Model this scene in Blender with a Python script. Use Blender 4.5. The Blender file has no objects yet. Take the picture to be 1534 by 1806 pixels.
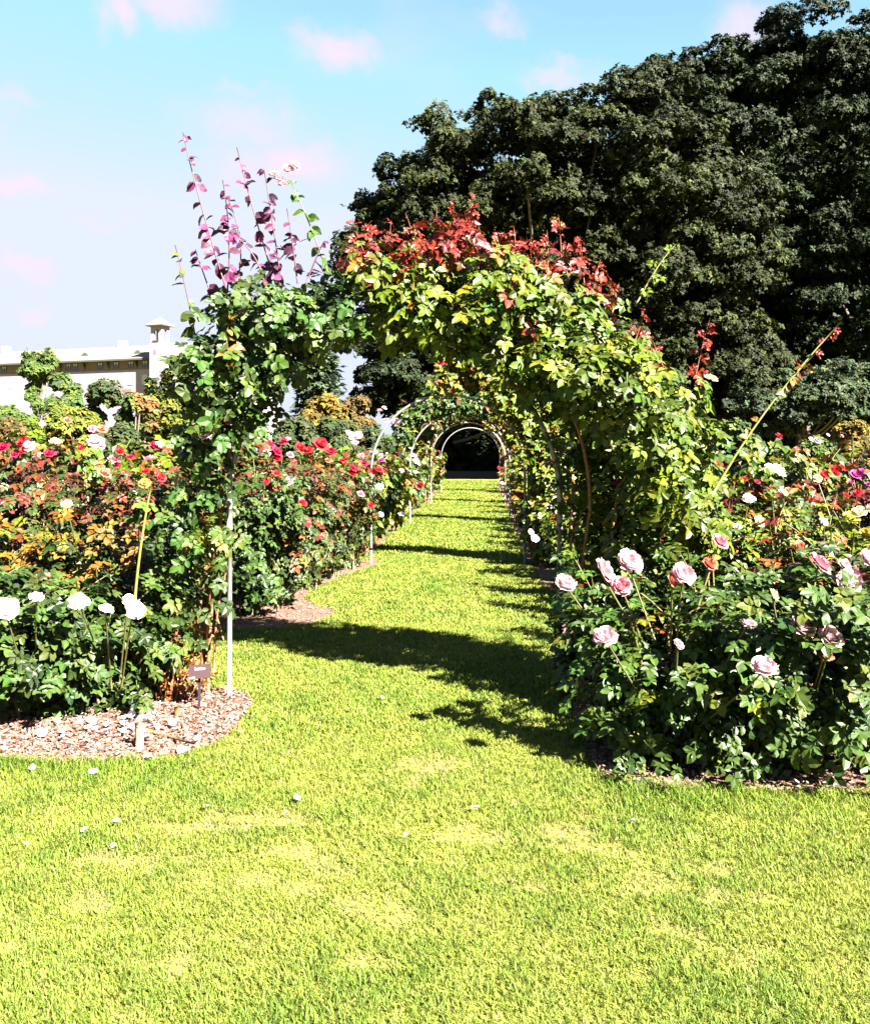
import bpy, math
import numpy as np
from mathutils import Matrix, Vector

sc = bpy.context.scene
col = sc.collection
rng = np.random.default_rng(11)

# ------------------------------------------------------------------ camera
F, CX, HZ, HC = 1600.0, 767.0, 790.0, 1.65        # focal length and horizon in photo pixels, eye height in metres
cam = bpy.data.objects.new('camera', bpy.data.cameras.new('camera'))
col.objects.link(cam); sc.camera = cam
cam.location = (0, 0, HC); cam.rotation_euler = (math.radians(90), 0, 0)
cam.data.sensor_fit = 'VERTICAL'; cam.data.sensor_height = 24
cam.data.lens = F / 1806 * 24
cam.data.shift_y = -(903 - HZ) / 1806
cam.data.clip_start = .05; cam.data.clip_end = 2000

# ------------------------------------------------------------------ light
SUN_EL = math.radians(40)
SUN_H = Vector((.69, -.72, 0)).normalized()          # horizontal direction towards the sun
TO_SUN = Vector((SUN_H.x * math.cos(SUN_EL), SUN_H.y * math.cos(SUN_EL), math.sin(SUN_EL)))
sun = bpy.data.objects.new('sun', bpy.data.lights.new('sun', 'SUN'))
col.objects.link(sun)
sun.data.energy = 5; sun.data.angle = math.radians(.5); sun.data.color = (1, .95, .86)
sun.rotation_euler = TO_SUN.to_track_quat('Z', 'Y').to_euler()

w = bpy.data.worlds.new('World'); sc.world = w; w.use_nodes = True
nt = w.node_tree; N = nt.nodes; L = nt.links
sky = N.new('ShaderNodeTexSky'); sky.sky_type = 'NISHITA'; sky.sun_disc = False
sky.sun_elevation = SUN_EL
sky.sun_rotation = math.atan2(SUN_H.x, SUN_H.y)
sky.air_density = .5; sky.dust_density = .3; sky.ozone_density = 3.5
tc = N.new('ShaderNodeTexCoord')
def vm(op, a, b=None):
    n = N.new('ShaderNodeVectorMath'); n.operation = op
    for i, v in enumerate((a, b)):
        if v is None: continue
        if isinstance(v, (tuple, list)): n.inputs[i].default_value = v
        else: L.new(v, n.inputs[i])
    return n
def mm(op, a, b=None):
    n = N.new('ShaderNodeMath'); n.operation = op
    for i, v in enumerate((a, b)):
        if v is None: continue
        if isinstance(v, (int, float)): n.inputs[i].default_value = v
        else: L.new(v, n.inputs[i])
    return n.outputs[0]
wob = N.new('ShaderNodeTexNoise'); wob.inputs['Scale'].default_value = 22; wob.inputs['Detail'].default_value = 5; wob.inputs['Roughness'].default_value = .6
L.new(tc.outputs['Generated'], wob.inputs['Vector'])
wv = vm('SCALE', vm('SUBTRACT', wob.outputs['Color'], (.5, .5, .5)).outputs[0]); wv.inputs['Scale'].default_value = .07
dirv = vm('ADD', tc.outputs['Generated'], wv.outputs[0]).outputs[0]
CLOUDS = [(595, 82, 58, 26, .9), (215, 25, 30, 24, .9), (305, 4, 70, 26, .8), (985, 125, 50, 16, .6), (890, 30, 34, 20, .55), (1310, 52, 40, 34, .8),
          (440, 225, 85, 34, .55), (515, 285, 65, 34, .9), (440, 300, 60, 34, .6), (30, 325, 52, 17, .85), (45, 472, 40, 18, .7), (60, 548, 24, 11, .6), (425, 160, 40, 10, .3),
          (10, 182, 40, 14, .35), (1560, 120, 60, 30, .6), (-120, 210, 70, 30, .7), (170, 390, 50, 10, .3)]
acc = None
for (px, py, rx, ry, s) in CLOUDS:
    c = Vector(((px - CX) / F, 1, (HZ - py) / F)); ln = c.length; c.normalize()
    q = vm('MULTIPLY', vm('SUBTRACT', dirv, tuple(c)).outputs[0], (F * ln / rx / 1.5, F * ln / rx / 1.5, F * ln / ry / 1.5)).outputs[0]
    ln_ = vm('LENGTH', q).outputs['Value']
    mr = N.new('ShaderNodeMapRange'); mr.interpolation_type = 'SMOOTHSTEP'
    L.new(ln_, mr.inputs[0]); mr.inputs[1].default_value = 1.3; mr.inputs[2].default_value = .1; mr.inputs[3].default_value = 0; mr.inputs[4].default_value = s
    acc = mr.outputs[0] if acc is None else mm('MAXIMUM', acc, mr.outputs[0])
far = N.new('ShaderNodeTexNoise'); far.inputs['Scale'].default_value = 5; far.inputs['Detail'].default_value = 6
fs = vm('MULTIPLY', tc.outputs['Generated'], (1, 1, 2.2)); L.new(fs.outputs[0], far.inputs['Vector'])
fr = N.new('ShaderNodeMapRange'); L.new(far.outputs['Fac'], fr.inputs[0]); fr.inputs[1].default_value = .6; fr.inputs[2].default_value = .9; fr.inputs[4].default_value = .35
acc = mm('MAXIMUM', acc, fr.outputs[0])
lim = N.new('ShaderNodeMix'); lim.data_type = 'RGBA'; lim.blend_type = 'DARKEN'; lim.inputs[0].default_value = 1
SKY_S = .05
L.new(sky.outputs[0], lim.inputs[6]); lim.inputs[7].default_value = (.055 / SKY_S, .0595 / SKY_S, .074 / SKY_S, 1)
cm = N.new('ShaderNodeMix'); cm.data_type = 'RGBA'
L.new(acc, cm.inputs[0]); L.new(lim.outputs[2], cm.inputs[6]); cm.inputs[7].default_value = (.068 / SKY_S, .0565 / SKY_S, .068 / SKY_S, 1)
L.new(cm.outputs[2], N['Background'].inputs[0]); N['Background'].inputs[1].default_value = SKY_S

vs = sc.view_settings
vs.view_transform = 'Standard'; vs.look = 'None'; vs.gamma = 1; vs.exposure = 3.9
try: vs.use_curve_mapping = False
except Exception: pass

# ------------------------------------------------------------------ helpers
def P(px, py, Z): return np.array([(px - CX) / F * Z, Z, HC - (py - HZ) / F * Z])
def G(px, py):
    Z = F * HC / (py - HZ); return np.array([(px - CX) / F * Z, Z, 0.0])
def nz(v):
    v = np.asarray(v, float); n = np.linalg.norm(v, axis=-1, keepdims=True); return v / np.maximum(n, 1e-9)
def unit(n): return nz(rng.normal(size=(n, 3)))

def mesh_np(name, V, loops, totals, mat=None, colr=None, smooth=False):
    V = np.asarray(V, np.float32); loops = np.asarray(loops, np.int32); totals = np.asarray(totals, np.int32)
    m = bpy.data.meshes.new(name)
    m.vertices.add(len(V)); m.vertices.foreach_set('co', V.ravel())
    m.loops.add(len(loops)); m.loops.foreach_set('vertex_index', loops)
    m.polygons.add(len(totals))
    st = np.zeros(len(totals), np.int32); st[1:] = np.cumsum(totals)[:-1]
    m.polygons.foreach_set('loop_start', st)
    try: m.polygons.foreach_set('loop_total', totals)
    except Exception: pass
    m.polygons.foreach_set('use_smooth', np.full(len(totals), smooth, bool))
    if colr is not None:
        a = m.attributes.new('col', 'FLOAT_COLOR', 'POINT')
        c4 = np.ones((len(V), 4), np.float32); c4[:, :3] = colr
        a.data.foreach_set('color', c4.ravel())
    if mat: m.materials.append(mat)
    m.update(calc_edges=True); m.validate()
    return m

class MB:
    """collects shapes, links them as one mesh object"""
    def __init__(s): s.V = []; s.Fc = []
    def add(s, verts, faces):
        b = len(s.V); s.V += [tuple(v) for v in verts]; s.Fc += [tuple(b + i for i in f) for f in faces]; return s
    def box(s, lo, hi):
        x0, y0, z0 = lo; x1, y1, z1 = hi
        return s.add([(x0, y0, z0), (x1, y0, z0), (x1, y1, z0), (x0, y1, z0), (x0, y0, z1), (x1, y0, z1), (x1, y1, z1), (x0, y1, z1)],
                     [(0, 3, 2, 1), (4, 5, 6, 7), (0, 1, 5, 4), (1, 2, 6, 5), (2, 3, 7, 6), (3, 0, 4, 7)])
    def tube(s, pts, rad, n=6):
        pts = [Vector(p) for p in pts]
        if not hasattr(rad, '__len__'): rad = [rad] * len(pts)
        rings = []
        up = None
        for i, p in enumerate(pts):
            t = (pts[min(i + 1, len(pts) - 1)] - pts[max(i - 1, 0)]).normalized()
            if up is None: up = Vector((0, 1, 0)) if abs(t.y) < .8 else Vector((1, 0, 0))
            a = t.cross(up).normalized(); b = a.cross(t).normalized(); up = b
            rings.append([p + float(rad[i]) * (math.cos(2 * math.pi * k / n) * a + math.sin(2 * math.pi * k / n) * b) for k in range(n)])
        V = [v for r in rings for v in r]; Fs = []
        for i in range(len(pts) - 1):
            for k in range(n):
                k2 = (k + 1) % n
                Fs.append((i * n + k, i * n + k2, (i + 1) * n + k2, (i + 1) * n + k))
        Fs.append(tuple(range(n))); Fs.append(tuple((len(pts) - 1) * n + k for k in reversed(range(n))))
        return s.add(V, Fs)
    def mesh(s, name, mat=None, smooth=False):
        m = bpy.data.meshes.new(name); m.from_pydata(s.V, [], s.Fc)
        if mat: m.materials.append(mat)
        if smooth: m.polygons.foreach_set('use_smooth', [True] * len(m.polygons))
        m.update(); return m

def obj(name, data, parent=None, loc=None, label=None, cat=None, group=None, kind=None):
    o = bpy.data.objects.new(name, data); col.objects.link(o)
    if parent is not None: o.parent = parent
    if loc is not None: o.location = loc
    if label: o['label'] = label
    if cat: o['category'] = cat
    if group: o['group'] = group
    if kind: o['kind'] = kind
    return o
def thing(name, loc, label, cat, group=None): return obj(name, None, None, tuple(loc), label, cat, group)

# ------------------------------------------------------------------ materials
def pmat(name, color=None, rough=.6, spec=.4, attr=False, trans=0., var=0., noise=None, bump=0., metal=0.):
    m = bpy.data.materials.new(name); m.use_nodes = True
    t = m.node_tree; b = t.nodes['Principled BSDF']
    b.inputs['Roughness'].default_value = rough; b.inputs['Specular IOR Level'].default_value = spec; b.inputs['Metallic'].default_value = metal
    src = None
    if attr:
        a = t.nodes.new('ShaderNodeAttribute'); a.attribute_name = 'col'; src = a.outputs['Color']
    elif color is not None:
        b.inputs['Base Color'].default_value = (*color, 1)
    if noise:
        tcn = t.nodes.new('ShaderNodeTexCoord')
        nn = t.nodes.new('ShaderNodeTexNoise'); nn.inputs['Scale'].default_value = noise[0]; nn.inputs['Detail'].default_value = 6
        t.links.new(tcn.outputs['Object'], nn.inputs['Vector'])
        mx = t.nodes.new('ShaderNodeMix'); mx.data_type = 'RGBA'
        mr = t.nodes.new('ShaderNodeMapRange'); mr.inputs[1].default_value = .3; mr.inputs[2].default_value = .7
        t.links.new(nn.outputs['Fac'], mr.inputs[0]); t.links.new(mr.outputs[0], mx.inputs[0])
        mx.inputs[6].default_value = (*color, 1); mx.inputs[7].default_value = (*noise[1], 1); src = mx.outputs[2]
        if bump:
            bp = t.nodes.new('ShaderNodeBump'); bp.inputs['Strength'].default_value = bump; bp.inputs['Distance'].default_value = .02
            t.links.new(nn.outputs['Fac'], bp.inputs['Height']); t.links.new(bp.outputs[0], b.inputs['Normal'])
    if src is not None: t.links.new(src, b.inputs['Base Color'])
    if trans:
        tr = t.nodes.new('ShaderNodeBsdfTranslucent'); ms = t.nodes.new('ShaderNodeMixShader'); ms.inputs[0].default_value = trans
        if src is not None: t.links.new(src, tr.inputs[0])
        else: tr.inputs[0].default_value = (*color, 1)
        t.links.new(b.outputs[0], ms.inputs[1]); t.links.new(tr.outputs[0], ms.inputs[2])
        t.links.new(ms.outputs[0], t.nodes['Material Output'].inputs[0])
    return m
M_ROSELEAF = pmat('rose_leaf', attr=True, rough=.46, spec=.17, trans=.12)
M_TREELEAF = pmat('tree_leaf', attr=True, rough=.6, spec=.10, trans=.08)
M_SHRUB = pmat('shrub_leaf', attr=True, rough=.65, spec=.08, trans=.12)
M_GRASS = pmat('grass_blade', attr=True, rough=.6, spec=.06, trans=.3)
M_SOIL = pmat('lawn_soil', (.085, .100, .012), .95, .05, noise=(9, (.12, .110, .028)), bump=.4)
M_MULCH = pmat('mulch', (.055, .027, .018), .95, .1, noise=(38, (.10, .062, .046)), bump=.8)
M_CHIP = pmat('wood_chip', attr=True, rough=.9, spec=.15)
M_CANE = pmat('cane_bark', (.075, .034, .015), .8, .2, noise=(40, (.15, .085, .038)), bump=.5)
M_CANE_RED = pmat('cane_red_bark', (.08, .022, .008), .75, .2, noise=(30, (.13, .05, .02)), bump=.4)
M_CANE_GREEN = pmat('cane_green', (.045, .05, .014), .55, .3, noise=(25, (.08, .055, .018)))
M_CANE_YELLOW = pmat('cane_yellow', (.10, .095, .018), .55, .3, noise=(20, (.075, .085, .016)))
M_CANE_PURPLE = pmat('cane_purple', (.05, .010, .020), .5, .3, noise=(25, (.03, .015, .012)))
M_BARK = pmat('tree_bark', (.05, .038, .028), .9, .15, noise=(6, (.09, .075, .06)), bump=.8)
M_PIPE = pmat('galvanised_pipe', (.125, .115, .12), .5, .4, noise=(18, (.085, .08, .08)), metal=.1)
M_PLATE = pmat('label_plate', (.013, .0045, .005), .55, .2, noise=(60, (.018, .006, .007)))
M_STAKE = pmat('label_stake', (.014, .012, .02), .5, .3)
M_LETTER = pmat('label_lettering', (.7, .68, .7), .6)
PETAL = {}
for nme, c in dict(white=(.52, .46, .50), pale=(.40, .245, .27), pink=(.34, .12, .15), red=(.24, .004, .008), crimson=(.20, .003, .022),
                   coral=(.30, .075, .045), orange=(.34, .15, .03), yellow=(.36, .30, .05), magenta=(.22, .02, .12), cream=(.42, .37, .22)).items():
    PETAL[nme] = pmat('petal_' + nme, c, .6, .2, trans=.25, noise=(14, tuple(min(1, x * 1.25 + .008) for x in c)))

# ------------------------------------------------------------------ leaf templates
def tmpl(parts):
    V = []; lo = []; to = []
    for v, f in parts:
        b = len(V); V += v
        for q in f: lo += [b + i for i in q]; to.append(len(q))
    return np.array(V, float), np.array(lo), np.array(to)
def leaflet(o, ang, s, wd=.31, curl=.10, cup=.07):
    ca, sa = math.cos(ang), math.sin(ang)
    pts = [(0, 0, 0), (0, .48, -.02), (0, 1, -curl), (-wd, .34, cup), (-wd * .8, .72, cup * .4), (wd, .34, cup), (wd * .8, .72, cup * .4)]
    V = [(o[0] + s * (x * ca + y * sa), o[1] + s * (-x * sa + y * ca), o[2] + s * z) for x, y, z in pts]
    return V, [(0, 1, 4, 3), (1, 2, 4), (0, 5, 6, 1), (1, 6, 2)]
def diamond(o, ang, s, wd=.34, curl=.1):
    ca, sa = math.cos(ang), math.sin(ang)
    pts = [(0, 0, 0), (-wd, .45, .08), (0, 1, -curl), (wd, .45, .08)]
    V = [(o[0] + s * (x * ca + y * sa), o[1] + s * (-x * sa + y * ca), o[2] + s * z) for x, y, z in pts]
    return V, [(0, 2, 1), (0, 3, 2)]
RACH = ([(-.012, 0, 0), (.012, 0, 0), (0, .62, .01)], [(0, 1, 2)])
T_ROSE = tmpl([RACH, leaflet((0, .56, 0), 0, .46), leaflet((0, .5, 0), 1.15, .40), leaflet((0, .5, 0), -1.15, .40),
               leaflet((0, .22, 0), 1.25, .34), leaflet((0, .22, 0), -1.25, .34)])
T_ROUND = tmpl([RACH, leaflet((0, .58, 0), 0, .44, .42), leaflet((0, .44, 0), 1.15, .40, .42), leaflet((0, .44, 0), -1.15, .40, .42), leaflet((0, .12, 0), 1.3, .32, .42), leaflet((0, .12, 0), -1.3, .32, .42)])
T_MID = tmpl([diamond((0, .5, 0), 0, .55, .4), diamond((0, .4, 0), 1.1, .48, .4), diamond((0, .4, 0), -1.1, .48, .4)])
T_CLUMP = tmpl([diamond((0, .1, 0), 0, .8), diamond((0, .1, 0), 1.25, .7), diamond((0, .1, 0), -1.25, .7), diamond((0, .0, .12), 2.5, .55), diamond((0, .2, .16), .5, .55)])
T_SINGLE = tmpl([leaflet((0, 0, 0), 0, 1., .38)])
T_OVAL = tmpl([([(0, 0, 0), (0, .35, .0), (0, .7, -.04), (0, 1, -.16), (-.2, .12, .05), (-.34, .38, .09), (-.29, .66, .05), (-.13, .88, -.05), (.2, .12, .05), (.34, .38, .09), (.29, .66, .05), (.13, .88, -.05)],
               [(0, 1, 5, 4), (1, 2, 6, 5), (2, 7, 6), (2, 3, 7), (0, 8, 9, 1), (1, 9, 10, 2), (2, 10, 11), (2, 11, 3)])])
T_DIA = tmpl([diamond((0, 0, 0), 0, 1., .4)])
T_NEEDLE = tmpl([diamond((0, 0, 0), 0, 1., .2), diamond((0, .2, 0), .7, .6, .2), diamond((0, .2, 0), -.7, .6, .2)])

def frames(nrm, dr):
    Z = nz(nrm); Y = dr - (dr * Z).sum(1, keepdims=True) * Z; Y = nz(Y); X = np.cross(Y, Z); return X, Y, Z
def scatter(name, T, pos, nrm, dr, size, colr, mat):
    Vt, lo, to = T; n = len(pos); k = len(Vt)
    X, Y, Z = frames(nrm, dr)
    V = pos[:, None, :] + size[:, None, None] * (Vt[None, :, 0, None] * X[:, None] + Vt[None, :, 1, None] * Y[:, None] + Vt[None, :, 2, None] * Z[:, None])
    loops = (lo[None] + (np.arange(n) * k)[:, None]).ravel()
    # slight differences between the leaflets of one spray
    c = np.repeat(colr, k, 0).reshape(n, k, 3) * 1.0
    return mesh_np(name, V.reshape(-1, 3), loops, np.tile(to, n), mat, c.reshape(-1, 3))

def pick(pal, n, t=None):
    """pal: list of (weight, rgb[, tip bias]); t in 0..1 is closeness to the shoot tips"""
    wts = np.array([p[0] for p in pal], float)[None].repeat(n, 0)
    if t is not None:
        for i, p in enumerate(pal):
            if len(p) > 2: wts[:, i] *= np.exp(p[2] * (t - .6) * 3)
    wts /= wts.sum(1, keepdims=True); u = rng.random((n, 1))
    idx = (np.cumsum(wts, 1) < u).sum(1).clip(0, len(pal) - 1)
    c = np.array([p[1] for p in pal])[idx]
    return c * rng.lognormal(0, .22, (n, 1)) * rng.lognormal(0, .08, (n, 3))
GREEN = [(5, (0.0179, 0.0354, 0.0048)), (3, (0.0274, 0.0443, 0.0048)), (2, (0.0124, 0.0259, 0.0044)), (.7, (0.0513, 0.0562, 0.0044)), (.15, (0.0889, 0.0177, 0.0044), 2)]
GREENW = [(5, (.0165, .0320, .0052)), (3, (.0270, .0440, .0075)), (2, (.0100, .0215, .0038)), (.08, (.05, .055, .006))]
LIME = [(4, (0.0385, 0.0540, 0.0028)), (3, (0.0257, 0.0453, 0.0030)), (2, (0.0540, 0.0617, 0.0038)), (1, (0.0154, 0.0309, 0.0028)), (.2, (0.0822, 0.0360, 0.0028), 2), (.12, (0.0719, 0.0113, 0.0038), 2)]
YELL = [(4, (0.0608, 0.0636, 0.0032)), (3, (0.0388, 0.0526, 0.0032)), (2, (0.0248, 0.0415, 0.0030)), (.8, (0.0884, 0.0553, 0.0037)), (.3, (0.0829, 0.0221, 0.0037), 1)]
REDG = [(4, (0.0156, 0.0259, 0.0047)), (3, (0.0238, 0.0324, 0.0052)), (2, (0.0095, 0.0181, 0.0036)), (1.6, (0.0648, 0.0238, 0.0052), 1), (1.5, (0.0562, 0.0095, 0.0057), 2.2), (.8, (0.0518, 0.0432, 0.0052))]
REDD = [(3, (0.0148, 0.0253, 0.0050)), (2, (0.0230, 0.0323, 0.0055)), (2, (0.0507, 0.0083, 0.0061), 1.2), (2, (0.0392, 0.0083, 0.0055), 1), (1, (0.0645, 0.0230, 0.0069), 1)]
ORNG = [(3, (0.0173, 0.0294, 0.0041)), (2, (0.0518, 0.0475, 0.0039)), (2, (0.0734, 0.0367, 0.0039), .5), (1, (0.0691, 0.0173, 0.0039), 1), (2, (0.0112, 0.0216, 0.0036))]
RED = [(4, (0.0688, 0.0049, 0.0036)), (3, (0.0875, 0.0095, 0.0040)), (1, (0.0562, 0.0234, 0.0040)), (2, (0.0425, 0.0036, 0.0038))]
PURP = [(4, (.046, .0085, .030)), (2, (.066, .0115, .030)), (3, (.026, .0085, .017)), (.3, (.060, .025, .012))]
BROWN = [(4, (0.0979, 0.0374, 0.0097)), (2, (0.1267, 0.0576, 0.0173)), (2, (0.0576, 0.0202, 0.0055))]
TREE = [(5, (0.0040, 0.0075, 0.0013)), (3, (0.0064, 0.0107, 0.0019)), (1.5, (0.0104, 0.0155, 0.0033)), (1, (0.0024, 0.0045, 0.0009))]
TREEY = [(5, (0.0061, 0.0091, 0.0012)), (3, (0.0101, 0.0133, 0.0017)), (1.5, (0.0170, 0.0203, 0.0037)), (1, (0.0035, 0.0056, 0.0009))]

def curve(p0, p1, p2, n=6):
    t = np.linspace(0, 1, n)[:, None]; p0, p1, p2 = map(np.asarray, (p0, p1, p2))
    return (1 - t) ** 2 * p0 + 2 * t * (1 - t) * p1 + t ** 2 * p2

# individual leaves: one mesh per palette shade, shared between leaf objects
LEAFPOOL = {}
def leaf_pool(key, T, pal, mat, k=7):
    if key not in LEAFPOOL:
        ms = []
        for c in pick(pal[:3], k):
            v, lo, to = T
            vv = v + rng.normal(0, .018, v.shape) * [1, 1, 1.6]
            ms.append(mesh_np('leaf_' + key, vv, lo, to, mat, np.tile(c, (len(v), 1))))
        LEAFPOOL[key] = ms
    return LEAFPOOL[key]
def leaf_objects(root, meshes, pos, nrm, dr, size):
    X, Y, Z = frames(nrm, dr)
    for i in range(len(pos)):
        o = bpy.data.objects.new('leaf', meshes[rng.integers(len(meshes))]); col.objects.link(o); o.parent = root
        s = size[i]; x, y, z, p = X[i] * s, Y[i] * s, Z[i] * s, pos[i]
        o.matrix_basis = Matrix(((x[0], y[0], z[0], p[0]), (x[1], y[1], z[1], p[1]), (x[2], y[2], z[2], p[2]), (0, 0, 0, 1)))

# ------------------------------------------------------------------ rose blooms
def bloom_mesh(name, mat, rings, cols, seed):
    """rings: (petals, profile of (radius, height) from base to rim, half width in radians)"""
    r = np.random.default_rng(seed); V = []; Fs = []
    for ring, (cnt, prof, wd) in enumerate(rings):
        for k in range(cnt):
            a = 2 * math.pi * (k + .5 * (ring % 2)) / cnt + r.normal(0, .15); l = r.uniform(.88, 1.1); b = len(V); rag = r.normal(0, .05, (len(prof), cols))
            for j, (rd, zz) in enumerate(prof):
                for i in range(cols):
                    u = (i / (cols - 1) - .5) * 2; wj = wd * (.55, 1, .8)[min(j, 2)]
                    rr = rd * l * (1 + .07 * u * (1 if ring % 2 else -1)) + rag[j, i] * .5; z = zz * l - (.10 * u * u if j == len(prof) - 1 else 0) + rag[j, i] * .6
                    V.append((rr * math.cos(a + u * wj), rr * math.sin(a + u * wj), z))
            for j in range(len(prof) - 1):
                for i in range(cols - 1):
                    q = b + j * cols + i; Fs.append((q, q + 1, q + cols + 1, q + cols))
    m = bpy.data.meshes.new(name); m.from_pydata(V, [], Fs); m.materials.append(mat)
    m.polygons.foreach_set('use_smooth', [True] * len(Fs)); m.update(); return m
PR = [(6, ((.08, 0), (.70, .06), (1.05, .20)), .62), (6, ((.08, .02), (.66, .20), (.92, .48)), .62), (6, ((.07, .04), (.58, .28), (.70, .68)), .62), (5, ((.06, .1), (.44, .36), (.46, .74)), .72), (4, ((.05, .15), (.28, .42), (.24, .72)), .85)]
BLOOM_N, BLOOM_F = {}, {}
for i, (k, mt) in enumerate(PETAL.items()):
    BLOOM_N[k] = [bloom_mesh('bloom_' + k, mt, PR, 4, i * 3 + s) for s in range(3)]
    BLOOM_F[k] = [bloom_mesh('bloom_small_' + k, mt, [PR[0], PR[2], PR[4]], 3, i * 3 + 50 + s) for s in range(3)]

BUSHES = []      # (x, y, root) for every plant that can carry blooms
def add_bloom(px, py, Z, kind, rad, face=None, near=None):
    p = P(px, py, Z); best = min(BUSHES, key=lambda b: (b[0] - p[0]) ** 2 + (b[1] - p[1]) ** 2 * .6)
    put_bloom(best[2], p - np.array(best[2].location), kind, rad, Z < 7.5 if near is None else near, True)
def put_bloom(root, lp, kind, rad, near, stem=False):
    o = bpy.data.objects.new('rose_bloom', (BLOOM_N if near else BLOOM_F)[kind][rng.integers(3)]); col.objects.link(o); o.parent = root
    f = Vector((.28 + rng.normal(0, .3), -.6 + rng.normal(0, .3), .8 + rng.normal(0, .2))).normalized()
    q = f.to_track_quat('Z', 'Y'); o.location = tuple(lp)
    o.rotation_mode = 'QUATERNION'; o.rotation_quaternion = q; o.scale = (rad, rad, rad)
    if near and stem:
        e = np.array(lp, float) - np.array(f) * rad * .1; b = np.array([e[0] * .35, e[1] * .35 + .05, max(.12, e[2] - rng.uniform(.38, .6))])
        m = MB(); m.tube(curve(b, np.array([e[0] * .8, e[1] * .8, e[2] - .14]), e, 7), np.linspace(.0065, .004, 7), 5); obj('flower_stem', m.mesh('flower_stem', M_CANE_GREEN, True), root)

# ------------------------------------------------------------------ rose bushes
def gen_bush(h, r, n, size, pal, T, canes=7, lo=.18, skirt=0):
    mb = MB(); seg = []
    for i in range(canes):
        a = 2 * math.pi * i / canes + rng.normal(0, .35); u = r * rng.uniform(.35, .85); zt = h * rng.uniform(.68, .94)
        b0 = np.array([math.cos(a) * .08, math.sin(a) * .08, -.02]); tip = np.array([math.cos(a) * u, math.sin(a) * u, zt])
        c = curve(b0, np.array([math.cos(a) * u * .55, math.sin(a) * u * .55, zt * .5]), tip); seg.append((c, 1.))
        mb.tube(c, np.linspace(.011, .005, 6), 5)
        for _ in range(4):
            t0 = c[rng.integers(1, 5)]; a2 = a + rng.normal(0, 1.1); l = r * rng.uniform(.35, .75)
            e = t0 + np.array([math.cos(a2) * l, math.sin(a2) * l, rng.uniform(.02, .35) * h]); e[2] = min(e[2], h * rng.uniform(.82, 1.0)); rr = math.hypot(e[0], e[1])
            if rr > r: e[:2] *= r / rr
            c2 = curve(t0, (t0 + e) / 2 + [0, 0, .05 * h], e, 4); seg.append((c2, .8)); mb.tube(c2, np.linspace(.006, .003, 4), 4)
    pts = []; tt = []
    wts = np.array([s[1] for s in seg]); ids = rng.choice(len(seg), n, p=wts / wts.sum()); t = rng.random(n) ** .75
    for i, s in enumerate(seg):
        m = ids == i; c = s[0]; x = t[m] * (len(c) - 1); k = np.minimum(x.astype(int), len(c) - 2); f = (x - k)[:, None]
        pts.append(c[k] * (1 - f) + c[k + 1] * f)
    pos = np.concatenate(pts) + unit(n) * (r * .24 * rng.random((n, 1)) ** .6) * [1, 1, .8]
    if skirt:
        a = rng.uniform(0, 6.283, skirt); q = r * rng.uniform(.55, 1.0, skirt); pos = np.concatenate([pos, np.column_stack([q * np.cos(a), q * np.sin(a), rng.uniform(.05, .34, skirt) * h])]); n += skirt
    keep = pos[:, 2] > lo * h * rng.uniform(.3, 1.2, n); pos = pos[keep]; n = len(pos)
    ctr = np.array([0, 0, h * .42]); od = nz((pos - ctr) / [r, r, h * .55])
    rel = np.linalg.norm((pos - ctr) / [r, r, h * .55], axis=1)
    nrm = nz(od * .7 + [.15, -.15, .55] + unit(n) * .55); dr = nz(od * [1, 1, .2] + [0, 0, -.25] + unit(n) * .7)
    sz = size * rng.uniform(.7, 1.2, n)
    cl = pick(pal, n, np.clip(pos[:, 2] / h, 0, 1))
    return mb, pos, nrm, dr, sz, cl, rel
FAR_POOL = {}
def far_meshes(key, pal, n, size, T=None):
    k = (key, n, size)
    if k not in FAR_POOL:
        out = []
        for v in range(3):
            mb, pos, nrm, dr, sz, cl, rel = gen_bush(1., .5, n, size, pal, T or T_MID, 6, .08)
            out.append((scatter('foliage_' + key, T or T_MID, pos, nrm, dr, sz, cl, M_ROSELEAF), mb.mesh('canes_' + key, M_CANE_GREEN)))
        FAR_POOL[k] = out
    return FAR_POOL[k]
def rose_bush(x, y, h, r, pal, key, label, group, level, n=900, size=.15, n_obj=0, lo=.18, skirt=0):
    root = thing('rose_bush', (x, y, 0), label, 'rose bush', group)
    if level == 'near':
        mb, pos, nrm, dr, sz, cl, rel = gen_bush(h, r, n, size, pal, T_ROSE, 8, lo, skirt)
        if n_obj:
            sc_ = rel * .8 - pos[:, 1] / r * .9 + rng.normal(0, .25, len(pos)); o = np.argsort(-sc_)[:n_obj]
            leaf_objects(root, leaf_pool(key, T_ROSE, pal, M_ROSELEAF), pos[o], nrm[o], dr[o], sz[o])
            k = np.ones(len(pos), bool); k[o] = False; pos, nrm, dr, sz, cl = pos[k], nrm[k], dr[k], sz[k], cl[k]
        obj('foliage', scatter('foliage', T_ROSE, pos, nrm, dr, sz, cl, M_ROSELEAF), root, kind='stuff')
        obj('canes', mb.mesh('canes', M_CANE_GREEN, True), root)
    else:
        fm, cmesh = far_meshes(key, pal, n, size)[rng.integers(3)]
        a = rng.uniform(0, 6.28)
        for nm, d in (('foliage', fm), ('canes', cmesh)):
            o = obj(nm, d, root); o.rotation_euler.z = a; o.scale = (2 * r, 2 * r, h)
            if nm == 'foliage': o['kind'] = 'stuff'
    BUSHES.append((x, y, root)); return root

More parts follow.
